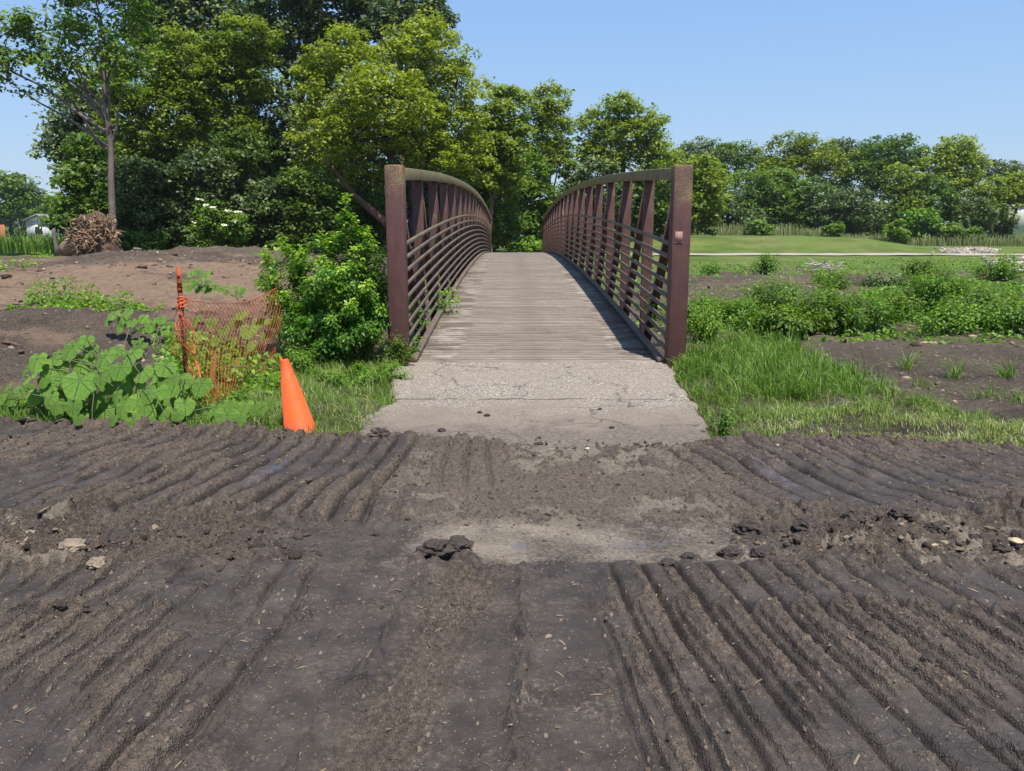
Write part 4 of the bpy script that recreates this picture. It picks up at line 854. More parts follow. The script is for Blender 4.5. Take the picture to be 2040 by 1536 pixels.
BG = 'weedy bushes along the left foot of the bridge'
for (x, y, d, r, n, lf, lab) in [
    (812, 712, 8.9, (.20, .14, .36), 900, 'L_weed', 'small round leaved seedling at foot of left post'),
    (765, 728, 9.0, (.34, .2, .42), 1500, 'L_green', 'feathery low weed in front of the poplar shrub'),
    (600, 745, 8.4, (.35, .25, .32), 900, 'L_weed', 'willowherb clump just behind the orange cone'),
    (690, 760, 8.0, (.45, .3, .22), 1400, 'L_weed', 'low yellow flecked weeds between cone and path'),
    (760, 752, 8.5, (.35, .25, .2), 900, 'L_weed', 'low weeds creeping onto the left path edge')]:
    c = onz(x, y); bush('weed_plant', lab, 'weed', (c.x, c.y), r, n, .026, lf, 7, BG, True, .35, puff=.09, stemmat='stem')
# vines on the bridge
for (x, y, d, lab) in [(895, 590, 13.2, 'leafy vine poking over the toe rail onto the deck'), (835, 600, 10.6, 'vine climbing between lower left rails near the post'), (1300, 600, 10.9, 'vine with drooping leaf inside the right railing')]:
    p_ = at(x, y, d); o = thing('vine', lab, 'vine', (p_.x, p_.y, -.1)); mb = MB(); P = limb(mb, (p_.x + (-.3 if x < 1000 else .25), p_.y, -.1), p_, .008, .003, .2, 9, 4)
    mb.build('stem', M['stem'], o); n = 230 if x == 895 else 150; T_ = RNG.random(n) if x == 895 else RNG.random(n); k = np.clip((T_ ** .5 * 8).astype(int), 0, 8); sp = .13 if x == 895 else .10
    C = P[k] + RNG.normal(0, sp, (n, 3)) * (1.0, 1, .9); C = C[C[:, 2] > float(cz(p_.y)) * .9]; n = len(C)
    V, F = leaf_quads(C, RNG.normal(0, .5, (n, 3)) + (0, -.2, .8), .038, .6, .3); MB().add(V, F, np.repeat(np.clip(RNG.normal(.5, .2, n), 0, 1), 4)).build('foliage', M['L_weed'], o, kind='stuff')

# right hand thicket
RGW = 'weedy bushes on the cleared ground right of the bridge'
rb = [ # px, base y, rx m, rz m, n, leafmat, size, label
 (1400, 680, .45, .55, 1500, 'L_yellow', .026, 'yellow green goldenrod clump at foot of the right post'),
 (1390, 640, .5, 1.0, 2200, 'L_weed', .034, 'tall weed leaning on right bridge post'),
 (1450, 620, .9, .95, 3300, 'L_weed', .036, 'large leafy bush just right of the bridge post'),
 (1540, 618, .9, .98, 3600, 'L_weed', .036, 'tallest rounded bush in the thicket right of bridge'),
 (1470, 655, .7, .6, 2400, 'L_weed', .038, 'low bush in front of the large leafy bush'),
 (1560, 670, .8, .55, 2600, 'L_green', .05, 'bush with long paired leaflets in middle of thicket'),
 (1640, 665, .7, .6, 2400, 'L_green', .045, 'dark leaved sumac at right of the paired leaflet bush'),
 (1650, 630, .8, .7, 2400, 'L_weed', .036, 'rounded bush behind the sumac'),
 (1730, 660, .7, .5, 2200, 'L_weed', .036, 'low bush bordering the bare soil on the right'),
 (1790, 640, .8, .65, 2400, 'L_green', .036, 'deep green bush right of the thicket gap'),
 (1850, 640, .8, 1.1, 3300, 'L_weed', .036, 'tall tangled bush in the right of the thicket'),
 (1900, 665, .8, .55, 2300, 'L_weed', .036, 'bush above the bare patch near right edge'),
 (1960, 650, .8, .75, 2500, 'L_green', .04, 'bushy weed second from right edge'),
 (2020, 665, .8, .65, 2300, 'L_weed', .036, 'bushy weed cut by right edge of the picture'),
 (2090, 650, .9, .8, 1800, 'L_weed', .036, 'bushy weed just beyond the right edge'),
 (1525, 548, .45, .80, 900, 'L_weed', .055, 'lone upright sapling before the far cart path'),
 (1640, 566, .6, .40, 900, 'L_yellow', .05, 'low yellowish bush with pale dead twigs on bare strip'),
 (1665, 576, .4, .45, 700, 'L_green', .05, 'dark round bush beside the yellowish one'),
 (1990, 560, 1.0, .85, 2000, 'L_weed', .055, 'round bush below the right rock bank'),
 (1840, 560, .8, .6, 1300, 'L_green', .06, 'grey leaved weed clump by the grass strip'),
 (1760, 570, .9, .4, 1200, 'L_grey', .06, 'low spreading weed on the bare strip'),
 (1420, 545, .5, .45, 800, 'L_weed', .05, 'weed right of post at edge of grass strip'),
 (1900, 585, .7, .5, 1200, 'L_weed', .045, 'reddish tipped weed behind the tall tangled bush')]
for (x, y, rx, rz, n, lf, sz, lab) in rb:
    c = onz(x, y); dd = c.y
    bush('weed_bush', lab, 'bush', (c.x, c.y), (rx * .85, rx * .65, rz * RNG.uniform(.62, 1.2)), n, sz, lf, 16, RGW, True, .5, puff=.15 * (1 + .02 * dd) if dd < 16 else .3, tb=RNG.uniform(.2, .48))
# low ground cover (stuff)
def cover(name, label, polys, n, size, leaf, hmax, tb=.4, z=0.0):
    mb = MB()
    for poly in polys:
        X, Y = scatter(poly, n, z); k = fbm(X * .8, Y * .8, 3, 91) > -.12; X, Y = X[k], Y[k]; m = len(X); z_ = ground_h(X, Y) + hmax * RNG.random(m) ** 1.5 * ss(-.1, .5, fbm(X * .8, Y * .8, 3, 91)) + .02
        C = np.stack((X, Y, z_), 1); V, F = leaf_quads(C, RNG.normal(0, .5, (m, 3)) + (0, -.2, .9), size * (.6 + .7 * RNG.random(m)), .55, .3)
        mb.add(V, F, np.repeat(np.clip(tb + .2 * RNG.standard_normal(m), 0, 1), 4))
    o = mb.build(name, M[leaf], kind='stuff'); tag(o, label, 'ground cover')
cover('ground_cover', 'low leafy weeds filling gaps of thicket right of the bridge', [[(1365, 640), (1365, 700), (1460, 690), (1700, 690), (2100, 680), (2200, 620), (1900, 600), (1500, 590)]], 6500, .04, 'L_weed', .2)
cover('ground_cover', 'patchy creeping weeds on the bare strip before the far cart path', [[(1370, 530), (1370, 560), (1600, 545), (1850, 560), (2150, 560), (2150, 520), (1700, 518)], [(1780, 560), (1700, 600), (2100, 620), (2150, 570)]], 5000, .06, 'L_weed', .2)
cover('ground_cover', 'bright low weeds at foot of the left wood', [[(330, 503), (560, 503), (600, 514), (520, 516), (380, 511)]], 7000, .10, 'L_weed', .35, .7, .3)
cover('ground_cover', 'leafy undergrowth below the bridge', [[(850, 640), (1350, 660), (1300, 530), (900, 530)]], 6000, .07, 'L_weed', .3, .4, -.6)
cover('ground_cover', 'mixed weeds behind the orange netting', [[(330, 690), (560, 690), (560, 800), (430, 830), (300, 800)], [(20, 635), (330, 650), (330, 628), (60, 618)]], 6500, .035, 'L_weed', .42, .55)
cover('ground_cover', 'sparse seedlings on the bare soil at far left', [[(-60, 560), (60, 540), (90, 560), (-60, 600)], [(75, 515), (110, 515), (110, 530), (75, 530)]], 900, .06, 'L_weed', .15, .6, .1)
# grass seedlings on right bare soil, each a tuft
tm = None; tufts = [(1805, 735), (1845, 770), (1750, 770), (1905, 745), (2005, 750), (1690, 790), (1660, 760), (1960, 790), (1830, 800), (1880, 830), (2030, 800), (1740, 815), (1700, 745)]
words = ['tallest grass tuft in the middle of the bare soil', 'forked grass tuft below the tallest one', 'grass tuft at left edge of the bare soil', 'thin spindly tuft right of the tallest tuft', 'dark grass tuft near the right edge of bare soil', 'grass tuft where the verge meets bare soil', 'small tuft above the verge border', 'flat tuft between the spindly and right edge tufts', 'low tuft under the forked one', 'low spreading tuft near the lower verge', 'low tuft touching the right edge', 'crabgrass tuft beside the straw coloured verge', 'tuft with reddish seedlings by the thicket']
for (x, y), lab in zip(tufts, words):
    c = onz(x, y); mb = MB(); n = int(RNG.integers(18, 60)); X = c.x + RNG.normal(0, RNG.uniform(.03, .09), n); Y = c.y + RNG.normal(0, .05, n); blades(X, Y, RNG.uniform(.08, .30, n) * (1.2 if y < 760 else .7), .009, 1.3, np.clip(RNG.normal(.28, .12, n), 0, 1), mb)
    tag(mb.build('grass_tuft', M['grass']), lab, 'grass tuft', 'grass tufts on the bare soil at right')
# weeds in the asphalt joints
for (x, y, r, lab) in [(835, 757, .07, 'small seedling standing on left of the asphalt'), (855, 712, .06, 'spindly seedling at start of the deck near left'), (1305, 808, .13, 'flat weed in right end of the asphalt joint'), (1005, 805, .09, 'thin weed in middle of the asphalt joint'), (1085, 717, .05, 'tiny weed in deck joint at centre'), (1272, 716, .05, 'tiny weed in deck joint near the right post'), (790, 752, .10, 'small weed where path edge meets the left verge'), (778, 790, .12, 'ragged weed overhanging left edge of the asphalt'), (812, 735, .11, 'leafy weed on the asphalt by left post'), (880, 718, .05, 'tiny weed in the deck joint left of centre'), (1180, 808, .06, 'thin weed right of centre in the asphalt joint'), (1362, 742, .12, 'low weed at foot of the right post'), (1388, 800, .12, 'weed creeping over right edge of the asphalt'), (1430, 860, .16, 'leafy marestail weed at near right corner of path'), (740, 862, .12, 'crabgrass sprawling over near left corner of path')]:
    c = onz(x, y); n = 380 if r > .15 else 200 if r >= .10 else 90; bush('joint_weed', lab, 'weed', (c.x, c.y), (r, r * .7, r * (1.9 if r > .15 else .9 if x in (835, 855) else .3)), n, .022 if r > .15 else .016, 'L_weed', 5, 'weeds rooted in cracks and edges of the path', True, .35, puff=.045, stemmat='stem')

# ------------------------------------------------------------------ big leaved mallow plants
def heart_mesh():
    n = 22; V = [(0, 0, 0)]; F = []
    rings = (.5, 1.0)
    for rr in rings:
        for k in range(n + 1):
            a = -math.pi + (k / n) * 2 * math.pi                # 0 = towards the tip (+x)
            c = math.cos(a); e = abs(a) / math.pi
            r_ = (.78 + .30 * max(0, c) ** 6 + .10 * math.cos(a) + .16 * (1 - abs(abs(a) - 2.1) / 1.1 if abs(abs(a) - 2.1) < 1.1 else 0)) * (1 - .62 * max(0, (e - .86) / .14) ** 1.3)
            r_ *= 1 + .018 * math.sin(a * 11) * (rr == 1.0)
            x, y = r_ * rr * c, r_ * rr * math.sin(a)
            z = -.16 * rr ** 2 * (.4 + .6 * abs(math.sin(a))) + .085 * math.cos(a * 7) * rr + (-.12 * rr ** 3 * max(0, c))
            V.append((x, y, z))
    for k in range(n): F.append((0, 1 + k, 2 + k))
    F4 = [(1 + k, 1 + n + 1 + k, 1 + n + 2 + k, 2 + k) for k in range(n)]
    b = MB(); b.add(np.array(V), F); b.F4.append(np.array(F4)); return b
def mallow_leaf_mat():
    m, t, bs = new_mat('mallow_leaf'); N = NT(t); oc = N.objc(); sep = N.n('SeparateXYZ'); N.l(oc, sep.inputs[0])
    an = N.math('ARCTAN2', sep.outputs[1], sep.outputs[0]); wv = N.math('ABSOLUTE', N.math('SINE', N.math('MULTIPLY', an, 3.5)))
    rd = N.n('VectorMath', operation='LENGTH'); N.l(oc, rd.inputs[0])
    vn = N.math('MULTIPLY', N.math('COSINE', N.math('MULTIPLY', an, 3.5)), 1); vn = N.math('ABSOLUTE', N.math('SINE', N.math('MULTIPLY', an, 3.5)))
    line = N.math('MULTIPLY', vn, rd.outputs['Value']); vf = N.ramp(line, [(.0, 1.), (.10, 0.)])
    sec = N.math('ABSOLUTE', N.math('SINE', N.math('ADD', N.math('MULTIPLY', rd.outputs['Value'], 26), N.math('MULTIPLY', vn, -7)))); sf = N.ramp(sec, [(0, .4), (.14, 0.)])
    oi = N.n('ObjectInfo').outputs['Random']
    c = N.mix(oi, (.115, .245, .034), (.195, .345, .055)); c = N.mix(N.ramp(N.noise(oc, 5, 4), [(.4, 0.), (.7, .5)]), c, (.27, .44, .09))
    c = N.mix(N.math('MAXIMUM', vf, sf), c, (.42, .58, .26))
    N.l(c, bs.inputs['Base Color']); bs.inputs['Roughness'].default_value = .6; bs.inputs['Specular IOR Level'].default_value = .15
    N.bump(N.math('ADD', N.math('MULTIPLY', vf, -1), N.math('MULTIPLY', N.noise(oc, 14, 3), .5)), bs, .03)
    tr = N.n('BsdfTranslucent'); N.l(N.mix(1.0, c, (1.3, 1.35, .5), 'MULTIPLY'), tr.inputs[0]); mx_ = N.n('MixShader'); mx_.inputs[0].default_value = .28
    N.l(bs.outputs[0], mx_.inputs[1]); N.l(tr.outputs[0], mx_.inputs[2]); N.l(mx_.outputs[0], t.nodes['Material Output'].inputs[0]); return m
M['mallow'] = mallow_leaf_mat()
hm = []
for q in range(3):
    o = heart_mesh().build('leaf', M['mallow'], smooth=True)
    for v in o.data.vertices: v.co.z += .05 * mnoise.noise(Vector(v.co) * 2.5 + Vector((q * 9, 0, 0)))
    hm.append(o.data); bpy.data.objects.remove(o)
def mallow(label, bases, leaves, d0, group='big leaved mallow plants'):
    b0 = onz(*bases[0]); o = thing('mallow_plant', label, 'plant', (b0.x, b0.y, 0), group); st = []
    mb = MB()
    for (bx_, by_) in bases:
        q_ = onz(bx_, by_) if d0 < 8 else at(bx_, by_, d0 + .1); top_y = min(l_[1] for l_ in leaves if abs(l_[0] - bx_) < 90) if any(abs(l_[0] - bx_) < 90 for l_ in leaves) else by_ - 80
        tp = at(bx_ + 6, top_y + 22, q_.y + .1); st.append(limb(mb, (q_.x, q_.y, float(ground_h(q_.x, q_.y)) - .02), tp + Vector((0, .22, -.03)), .009, .004, .06, 9, 6))
    mb.build('stem', M['stem'], o); SPn = np.concatenate(st); pb = MB()
    if d0 < 6.6:
        extra = []
        for (x, y, q_) in leaves:
            if y < 850 / 1 and random.random() < .75: extra.append((x + random.uniform(-38, 38), min(y + random.uniform(15, 55), 868), q_ * random.uniform(.5, .85)))
        leaves = list(leaves) + extra
    for (x, y, r) in leaves:
        dd = d0 - (y - 780) * .0035 + random.uniform(-.16, .16); p_ = at(x, y, dd)
        p_.z = max(p_.z, float(ground_h(p_.x, p_.y)) + .04)
        lf = bpy.data.objects.new('leaf', random.choice(hm)); COL.objects.link(lf); lf.parent = o; lf.location = p_ - Vector(o['o'])
        s_ = r * mpp(dd) * random.uniform(1.0, 1.35) if d0 < 8 else r * mpp(dd) * random.uniform(.8, 1.15); lf.scale = (s_, s_, s_)
        bx_ = SPn[:, 0].mean(); az = math.atan2(-1.1, (p_.x - bx_) * .5 + random.uniform(-.45, .45)); tilt = random.uniform(.62, 1.05) + np.clip((y - 760) * .004, -.1, .3)
        dirv = Vector((math.cos(az) * math.cos(tilt), math.sin(az) * math.cos(tilt), -math.sin(tilt))); side = Vector((0, 0, 1)).cross(dirv).normalized(); up = dirv.cross(side).normalized()
        from mathutils import Matrix
        mt_ = Matrix((dirv, side, up)).transposed(); roll = Matrix.Rotation(random.uniform(-.3, .3), 3, dirv); lf.rotation_euler = (roll @ mt_).to_euler()
        k = np.argmin(((SPn - np.array(p_)) ** 2 * (1, 1, 2)).sum(1)); k = max(0, k - 1); limb(pb, SPn[k], p_, .0045, .003, .05, 5, 4)
    pb.build('leaf_stalk', M['stem'], o, kind='stuff'); return o
Z = lambda l: [(a / 2.55, b / 2.55 + 400, r / 2.55) for a, b, r in l]
mallow('largest mallow plant with broad heart shaped leaves left of rusty post', [(170, 850), (215, 858), (255, 850)],
       Z([(185, 805, 62), (165, 880, 55), (270, 845, 72), (365, 740, 70), (415, 815, 62), (530, 790, 72), (670, 775, 58), (405, 915, 76), (548, 920, 66), (672, 915, 70), (775, 975, 76), (535, 1060, 92), (710, 1120, 78), (395, 1110, 55), (465, 1195, 55), (750, 1185, 50), (255, 1000, 50), (610, 850, 55), (370, 1040, 50), (300, 780, 50), (480, 860, 45), (590, 985, 45), (640, 1050, 50), (330, 1140, 40), (455, 760, 50), (250, 930, 48), (720, 860, 50), (800, 1130, 45), (585, 760, 50), (330, 900, 50), (480, 1000, 50), (700, 1020, 55), (380, 1180, 35), (560, 860, 50), (680, 1190, 40), (440, 700, 38), (130, 850, 40)]), 6.3)
mallow('mallow plant with upright stems directly below the rusty post', [(340, 845), (368, 850)],
       Z([(900, 910, 66), (1022, 930, 58), (830, 900, 45), (870, 1010, 45), (940, 1030, 45), (990, 1070, 38), (1050, 1085, 34), (820, 1070, 50), (900, 1090, 40), (840, 840, 50)]), 6.45)
mallow('small mallow plant between rusty post and orange cone', [(465, 862)],
       Z([(1155, 1095, 64), (1240, 1045, 50), (1170, 1030, 40), (1330, 1040, 36), (1380, 1020, 34), (1290, 1060, 30)]), 6.2)
mallow('mallow plant at left edge of the picture', [(45, 850), (62, 845)],
       Z([(100, 965, 44), (150, 1010, 48), (55, 1000, 42), (20, 1060, 36), (120, 1050, 38), (70, 1080, 36), (200, 1000, 40), (5, 1000, 36), (40, 940, 30), (140, 950, 35)]), 6.7)
mallow('distant mallow patch left of the netting behind the rusty post', [(240, 655), (300, 660)],
       [(225, 625, 14), (245, 632, 15), (262, 640, 14), (285, 632, 15), (300, 645, 16), (320, 635, 15), (330, 655, 14), (270, 655, 13), (310, 662, 13), (240, 650, 12), (215, 640, 12), (340, 645, 12), (290, 655, 14), (255, 620, 12)], 10.4)
mallow('mallow patch growing up behind the orange netting', [(430, 680), (480, 670), (520, 670)],
       [(390, 635, 18), (420, 640, 17), (445, 655, 18), (470, 640, 17), (495, 655, 19), (515, 640, 16), (400, 665, 17), (430, 675, 16), (460, 680, 17), (530, 665, 15), (500, 685, 15), (380, 690, 16), (480, 625, 14), (540, 640, 14), (415, 705, 16), (450, 710, 15), (375, 720, 18)], 9.2)
mallow('seedling with few leaves alone on the dark mound', [(275, 692)], [(268, 680, 9), (280, 676, 8), (288, 686, 8), (272, 690, 8), (282, 690, 7)], 9.0)
mallow('leafy clump on the tan mound above the orange netting', [(395, 570), (390, 550)],
       [(380, 545, 11), (395, 540, 11), (410, 545, 11), (385, 560, 12), (400, 556, 11), (415, 560, 10), (375, 572, 11), (395, 575, 11), (388, 566, 12), (405, 568, 12), (415, 576, 11), (430, 570, 9), (365, 560, 8)], 12.8)
mallow('flat leafy clump right of the one on the tan mound', [(460, 580)], [(440, 575, 9), (455, 570, 9), (470, 572, 9), (485, 576, 8), (450, 582, 8), (475, 583, 8)], 12.6)
mallow('lime weed beside the leaf pile on the tan slope', [(222, 605)], [(215, 596, 7), (226, 592, 7), (235, 600, 7), (220, 606, 7), (205, 600, 6)], 14)
# leafy filler below the big plants
for (x, y, lab) in [(110, 838, 'low yellow green weeds between the two leftmost mallows'), (330, 830, 'low weeds under stems of middle mallow'), (400, 820, 'mixed weeds at foot of the orange netting')]:
    c = onz(x, y); bush('weed_plant', lab, 'weed', (c.x, c.y + .1), (.4, .25, .16), 900, .022, 'L_yellow' if x == 110 else 'L_weed', 8, 'low weeds under the mallows', True, .4, puff=.08, stemmat='stem')

# ------------------------------------------------------------------ orange netting, post, cone
def plain(name, c, rough=.5, spec=.4, var=.0):
    m, t, bs = new_mat(name); N = NT(t); n_ = N.noise(N.objc(), 12, 5, .7)
    c2 = tuple(max(0, a * .72) for a in c); N.l(N.mix(N.ramp(n_, [(.45, 0.), (.75, .7)]), c, c2), bs.inputs['Base Color']); bs.inputs['Roughness'].default_value = rough; bs.inputs['Specular IOR Level'].default_value = spec; return m
orange = plain('orange_plastic', (.78, .12, .025)); netm = plain('orange_netting', (.58, .13, .04), .6)
tpost = thing('safety_fence', 'rusty steel post holding drooping orange plastic netting', 'fence', tuple(onz(372, 805)))
p0 = onz(376, 808); p1 = at(355, 533, p0.y - .0)
rust = rough_mat('rusty_steel', (.055, .035, .028), (.14, .08, .055), 30, .8, .002); rusto = rough_mat('orange_painted_steel', (.42, .10, .035), (.30, .07, .03), 30, .7, .002)
def tpo(name, a, b_, mat):
    mb = MB(); a = np.array(a); b_ = np.array(b_)
    for (x0, x1, y0, y1) in ((-.021, .021, -.004, .003), (-.004, .004, .0032, .035)):
        V = [(q[0] + x, q[1] + y, q[2]) for q in (a, b_) for x, y in ((x0, y0), (x1, y0), (x1, y1), (x0, y1))]
        mb.add(V, [(0, 1, 5, 4), (1, 2, 6, 5), (2, 3, 7, 6), (3, 0, 4, 7), (3, 2, 1, 0), (4, 5, 6, 7)])
    for k in range(int(np.linalg.norm(b_ - a) / .06)):
        c = a + (b_ - a) * (k + .5) * .06 / np.linalg.norm(b_ - a); mb.box(c[0] - .012, c[0] + .012, c[1] - .012, c[1] - .0042, c[2] - .008, c[2] + .008)
    return mb.build(name, mat, tpost)
pm = p0 + (p1 - p0) * .82; tpo('post', (p0.x, p0.y, -.1), pm, rust); tpo('post_top', pm + Vector((0, 0, .001)), p1, rusto)
def netgrid(name, fun, nu, nv, rad, mat=netm):
    """diamond netting over the surface fun(u,v)"""
    mb = MB()
    def P_(u, v): return fun(np.clip(u, 0, 1), np.clip(v, 0, 1))
    for s_ in (1, -1):
        for k in range(-nv, nu + nv + 1):
            pts = []
            for q in range(nv + 1):
                uu = (k + s_ * q) / nu; zig = 0
                if 0 <= uu <= 1: pts.append(P_(uu, q / nv))
            if len(pts) > 1: mb.tube(np.array(pts), rad, 3, cap=False)
    for v in (0, 1): mb.tube(np.array([P_(q / 40, v) for q in range(41)]), rad * 1.6, 3, cap=False)
    return mb.build(name, mat, tpost, kind='stuff')
TL, TR, BL_, BR = at(358, 596, p0.y), at(556, 574, 9.1), at(436, 850, 6.9), at(552, 752, 8.7)
def fA(u, v):
    vv = v; top = TL.lerp(TR, float(u)); bot = BL_.lerp(BR, float(u)); p = top.lerp(bot, float(vv))
    s_ = math.sin(u * 3.14); p = p + Vector((.03 * math.sin(v * 9 + u * 5), .10 * math.sin(u * 7 + v * 3) * v + .05 * s_, -.05 * s_ * (1 - v) * 2 + .035 * math.sin(u * 11) * v)); return np.array(p)
netgrid('netting', fA, 26, 15, .0024)
TL2, BL2 = at(352, 600, p0.y), at(342, 740, p0.y + .1)
BR2 = at(440, 862, 6.75)
def fB(u, v):
    a = TL2.lerp(at(346, 700, p0.y), float(v)); b_ = at(372, 640, p0.y - .1).lerp(BR2, float(v)); p = a.lerp(b_, float(u)); p.y += .06 * math.sin(u * 8 + v * 6); p.x += .02 * math.sin(v * 12); return np.array(p)
netgrid('netting', fB, 8, 14, .0024)
def fC(u, v):
    p = at(424, 700, 7.1).lerp(at(430, 858, 6.8), float(v)); p.x += (u - .5) * (.05 + .05 * v) + .012 * math.sin(v * 15); p.y += .03 * math.sin(u * 6.28); return np.array(p)
netgrid('netting_fold', fC, 5, 22, .0016)
mb = MB(); kn = at(360, 600, p0.y - .03)
for q in range(4):
    a = np.linspace(0, 6.28, 14); mb.tube(np.stack((kn.x + .036 * np.cos(a), kn.y + .03 + .036 * np.sin(a), kn.z - .03 + .016 * q + .02 * np.sin(a + q)), 1), .006, 5)
for q in range(3): limb(mb, kn, kn + Vector((random.uniform(-.08, .02), -.03, random.uniform(-.12, -.06))), .006, .003, .2, 5, 4)
mb.build('tie', orange, tpost)
# cone: hollow, leaning, torn tip
cb = onz(596, 866); cb.y += .05; cone = thing('traffic_cone', 'leaning orange traffic cone with torn tip and no base', 'cone', tuple(cb))
tipp = at(566, 716, cb.y + .10); axis_ = (tipp - cb); Lc = axis_.length; az_ = axis_.normalized(); sx_ = az_.cross(Vector((0, 1, 0))).normalized(); sy_ = az_.cross(sx_)
mb = MB(); nseg = 40; rings = [(-.06, .122), (0, .119), (.12, .105), (.121, .1015), (.26, .0865), (.261, .083), (.4, .0675), (.401, .065), (Lc - .02, .034), (Lc, .031)]
def ring_pts(h_, r_, jag=0):
    return [cb + az_ * (h_ + (jag * (max(0, math.cos(a - .3)) ** 3) if jag else 0)) + sx_ * (r_ * (1 + .03 * math.sin(2 * a + h_ * 9)) * math.cos(a)) + sy_ * (r_ * (1 - .02 * math.sin(2 * a)) * math.sin(a)) for a in np.linspace(0, 2 * math.pi, nseg, endpoint=False)]
allr = [ring_pts(h_, r_, .035 if k == len(rings) - 1 else 0) for k, (h_, r_) in enumerate(rings)] + [ring_pts(h_, r_ - .005, .035 if k == 0 else 0) for k, (h_, r_) in enumerate(reversed(rings))]
V = [tuple(p) for rg_ in allr for p in rg_]; F = [(k * nseg + a, k * nseg + (a + 1) % nseg, (k + 1) * nseg + (a + 1) % nseg, (k + 1) * nseg + a) for k in range(len(allr) - 1) for a in range(nseg)]
cm, t, bs = new_mat('cone_orange'); N = NT(t); oc = N.objc(); c = N.mix(N.ramp(N.noise(oc, 5, 5), [(.35, 0.), (.7, .8)]), (.90, .095, .016), (.84, .12, .03))
v = N.n('TexVoronoi'); v.inputs['Scale'].default_value = 24; N.l(oc, v.inputs['Vector']); c = N.mix(N.ramp(v.outputs['Distance'], [(.06, .75), (.11, 0.)]), c, (.30, .05, .02))
sepc = N.n('SeparateXYZ'); N.l(oc, sepc.inputs[0]); c = N.mix(N.math('MULTIPLY', N.ramp(sepc.outputs[2], [(.0, .8), (.16, 0.)]), N.ramp(N.noise(oc, 18, 5), [(.45, 0.), (.62, 1.)])), c, (.25, .12, .07))
N.l(c, bs.inputs['Base Color']); bs.inputs['Roughness'].default_value = .6; bs.inputs['Specular IOR Level'].default_value = .3; N.bump(N.noise(oc, 14, 5, .65), bs, .012)
MB().add(V, F).build('cone_body', cm, cone, smooth=True)

# ------------------------------------------------------------------ root ball
RB = at(178, 522, 26.5); rbz = float(ground_h(RB.x, 26.5)); rb_ = thing('uprooted_stump', 'upturned tree stump with tangled root ball on the dirt mound', 'stump', (RB.x, 26.5, rbz))
rootm = rough_mat('dry_root', (.17, .105, .06), (.42, .28, .17), 5, .9, .02, usetint=True); rootd = rough_mat('root_soil', (.06, .04, .028), (.16, .105, .07), 3, .95, .06)
import bmesh
def blob(name, c, rad, mat, parent, amp=.3, fr=1.6, sub=4, seed=0, smooth=True, flat=None):
    bm = bmesh.new(); bmesh.ops.create_icosphere(bm, subdivisions=sub, radius=1)
    for v in bm.verts:
        n_ = v.co.normalized(); k = 1 + amp * (mnoise.noise(n_ * fr + Vector((seed, 0, 0))) + .5 * mnoise.noise(n_ * fr * 2.3 + Vector((0, seed, 0))) + .35 * mnoise.noise(n_ * fr * 5 + Vector((0, seed, 3))) + .25 * abs(mnoise.noise(n_ * fr * 10 + Vector((0, seed, 3)))))
        v.co = Vector((n_.x * rad[0], n_.y * rad[1], n_.z * rad[2])) * k
        if flat is not None: v.co.z = max(v.co.z, flat)
    me = bpy.data.meshes.new(name); bm.to_mesh(me); bm.free()
    for p in me.polygons: p.use_smooth = smooth
    me.materials.append(mat); o = bpy.data.objects.new(name, me); COL.objects.link(o)
    if parent: o.parent = parent; o.location = Vector(c) - Vector(parent['o'])
    else: o.location = c
    return o
S = mpp(26.5)
blob('root_mass', at(186, 468, 26.8), (40 * S, .42, 40 * S), rootd, rb_, .35, 1.8, 4, 3)
blob('root_mass', at(215, 495, 26.6), (22 * S, .35, 26 * S), rootd, rb_, .35, 1.8, 4, 5)
mb = MB(); a0, a1 = at(178, 480, 26.8), at(128, 512, 27.2); a1.z = max(a1.z, rbz + .12)
mb.tube([tuple(a0), tuple(a0.lerp(a1, .4)), tuple(a0.lerp(a1, .8)), tuple(a1)], [.42, .36, .30, .22], 11, tint=.35); mb.build('log', rootm, rb_, smooth=True)
mb = MB()
for q in range(300):
    a = RNG.random() * 6.28; r_ = RNG.random() ** .6; px_, py_ = 186 + 48 * r_ * math.cos(a) * (1.0 + .15 * (math.sin(a) < 0)), 472 + 44 * r_ * math.sin(a)
    if py_ > 500 and 150 < px_ < 200 and RNG.random() < .8: continue
    s_ = at(px_, py_, 26.5 - .38 * (1 - r_ ** 2) + .1); L_ = RNG.uniform(.10, .34)
    dr = Vector((math.cos(a) * .35 + RNG.normal() * .9, -.25 + RNG.normal() * .5, -math.sin(a) * .35 + RNG.normal() * .9)).normalized()
    P = s_ + dr * L_; P.z = max(P.z, rbz + .02); r0 = .012 + .045 * RNG.random() ** 2
    pts = limb(MB(), s_, P, r0, .004, .55, 7, 4); mb.tube(pts, np.linspace(r0, .004, 7), 4, tint=float(RNG.random()))
mb.build('root', rootm, rb_, kind='stuff')
mb = MB(); pts = [tuple(at(x, y, 26.1)) for x, y in ((113, 518), (122, 523), (132, 525), (145, 527), (152, 522), (156, 515))]; mb.tube(pts, [.03, .06, .06, .05, .045, .02], 7, tint=1.); mb.build('root', rootm, rb_, smooth=True)
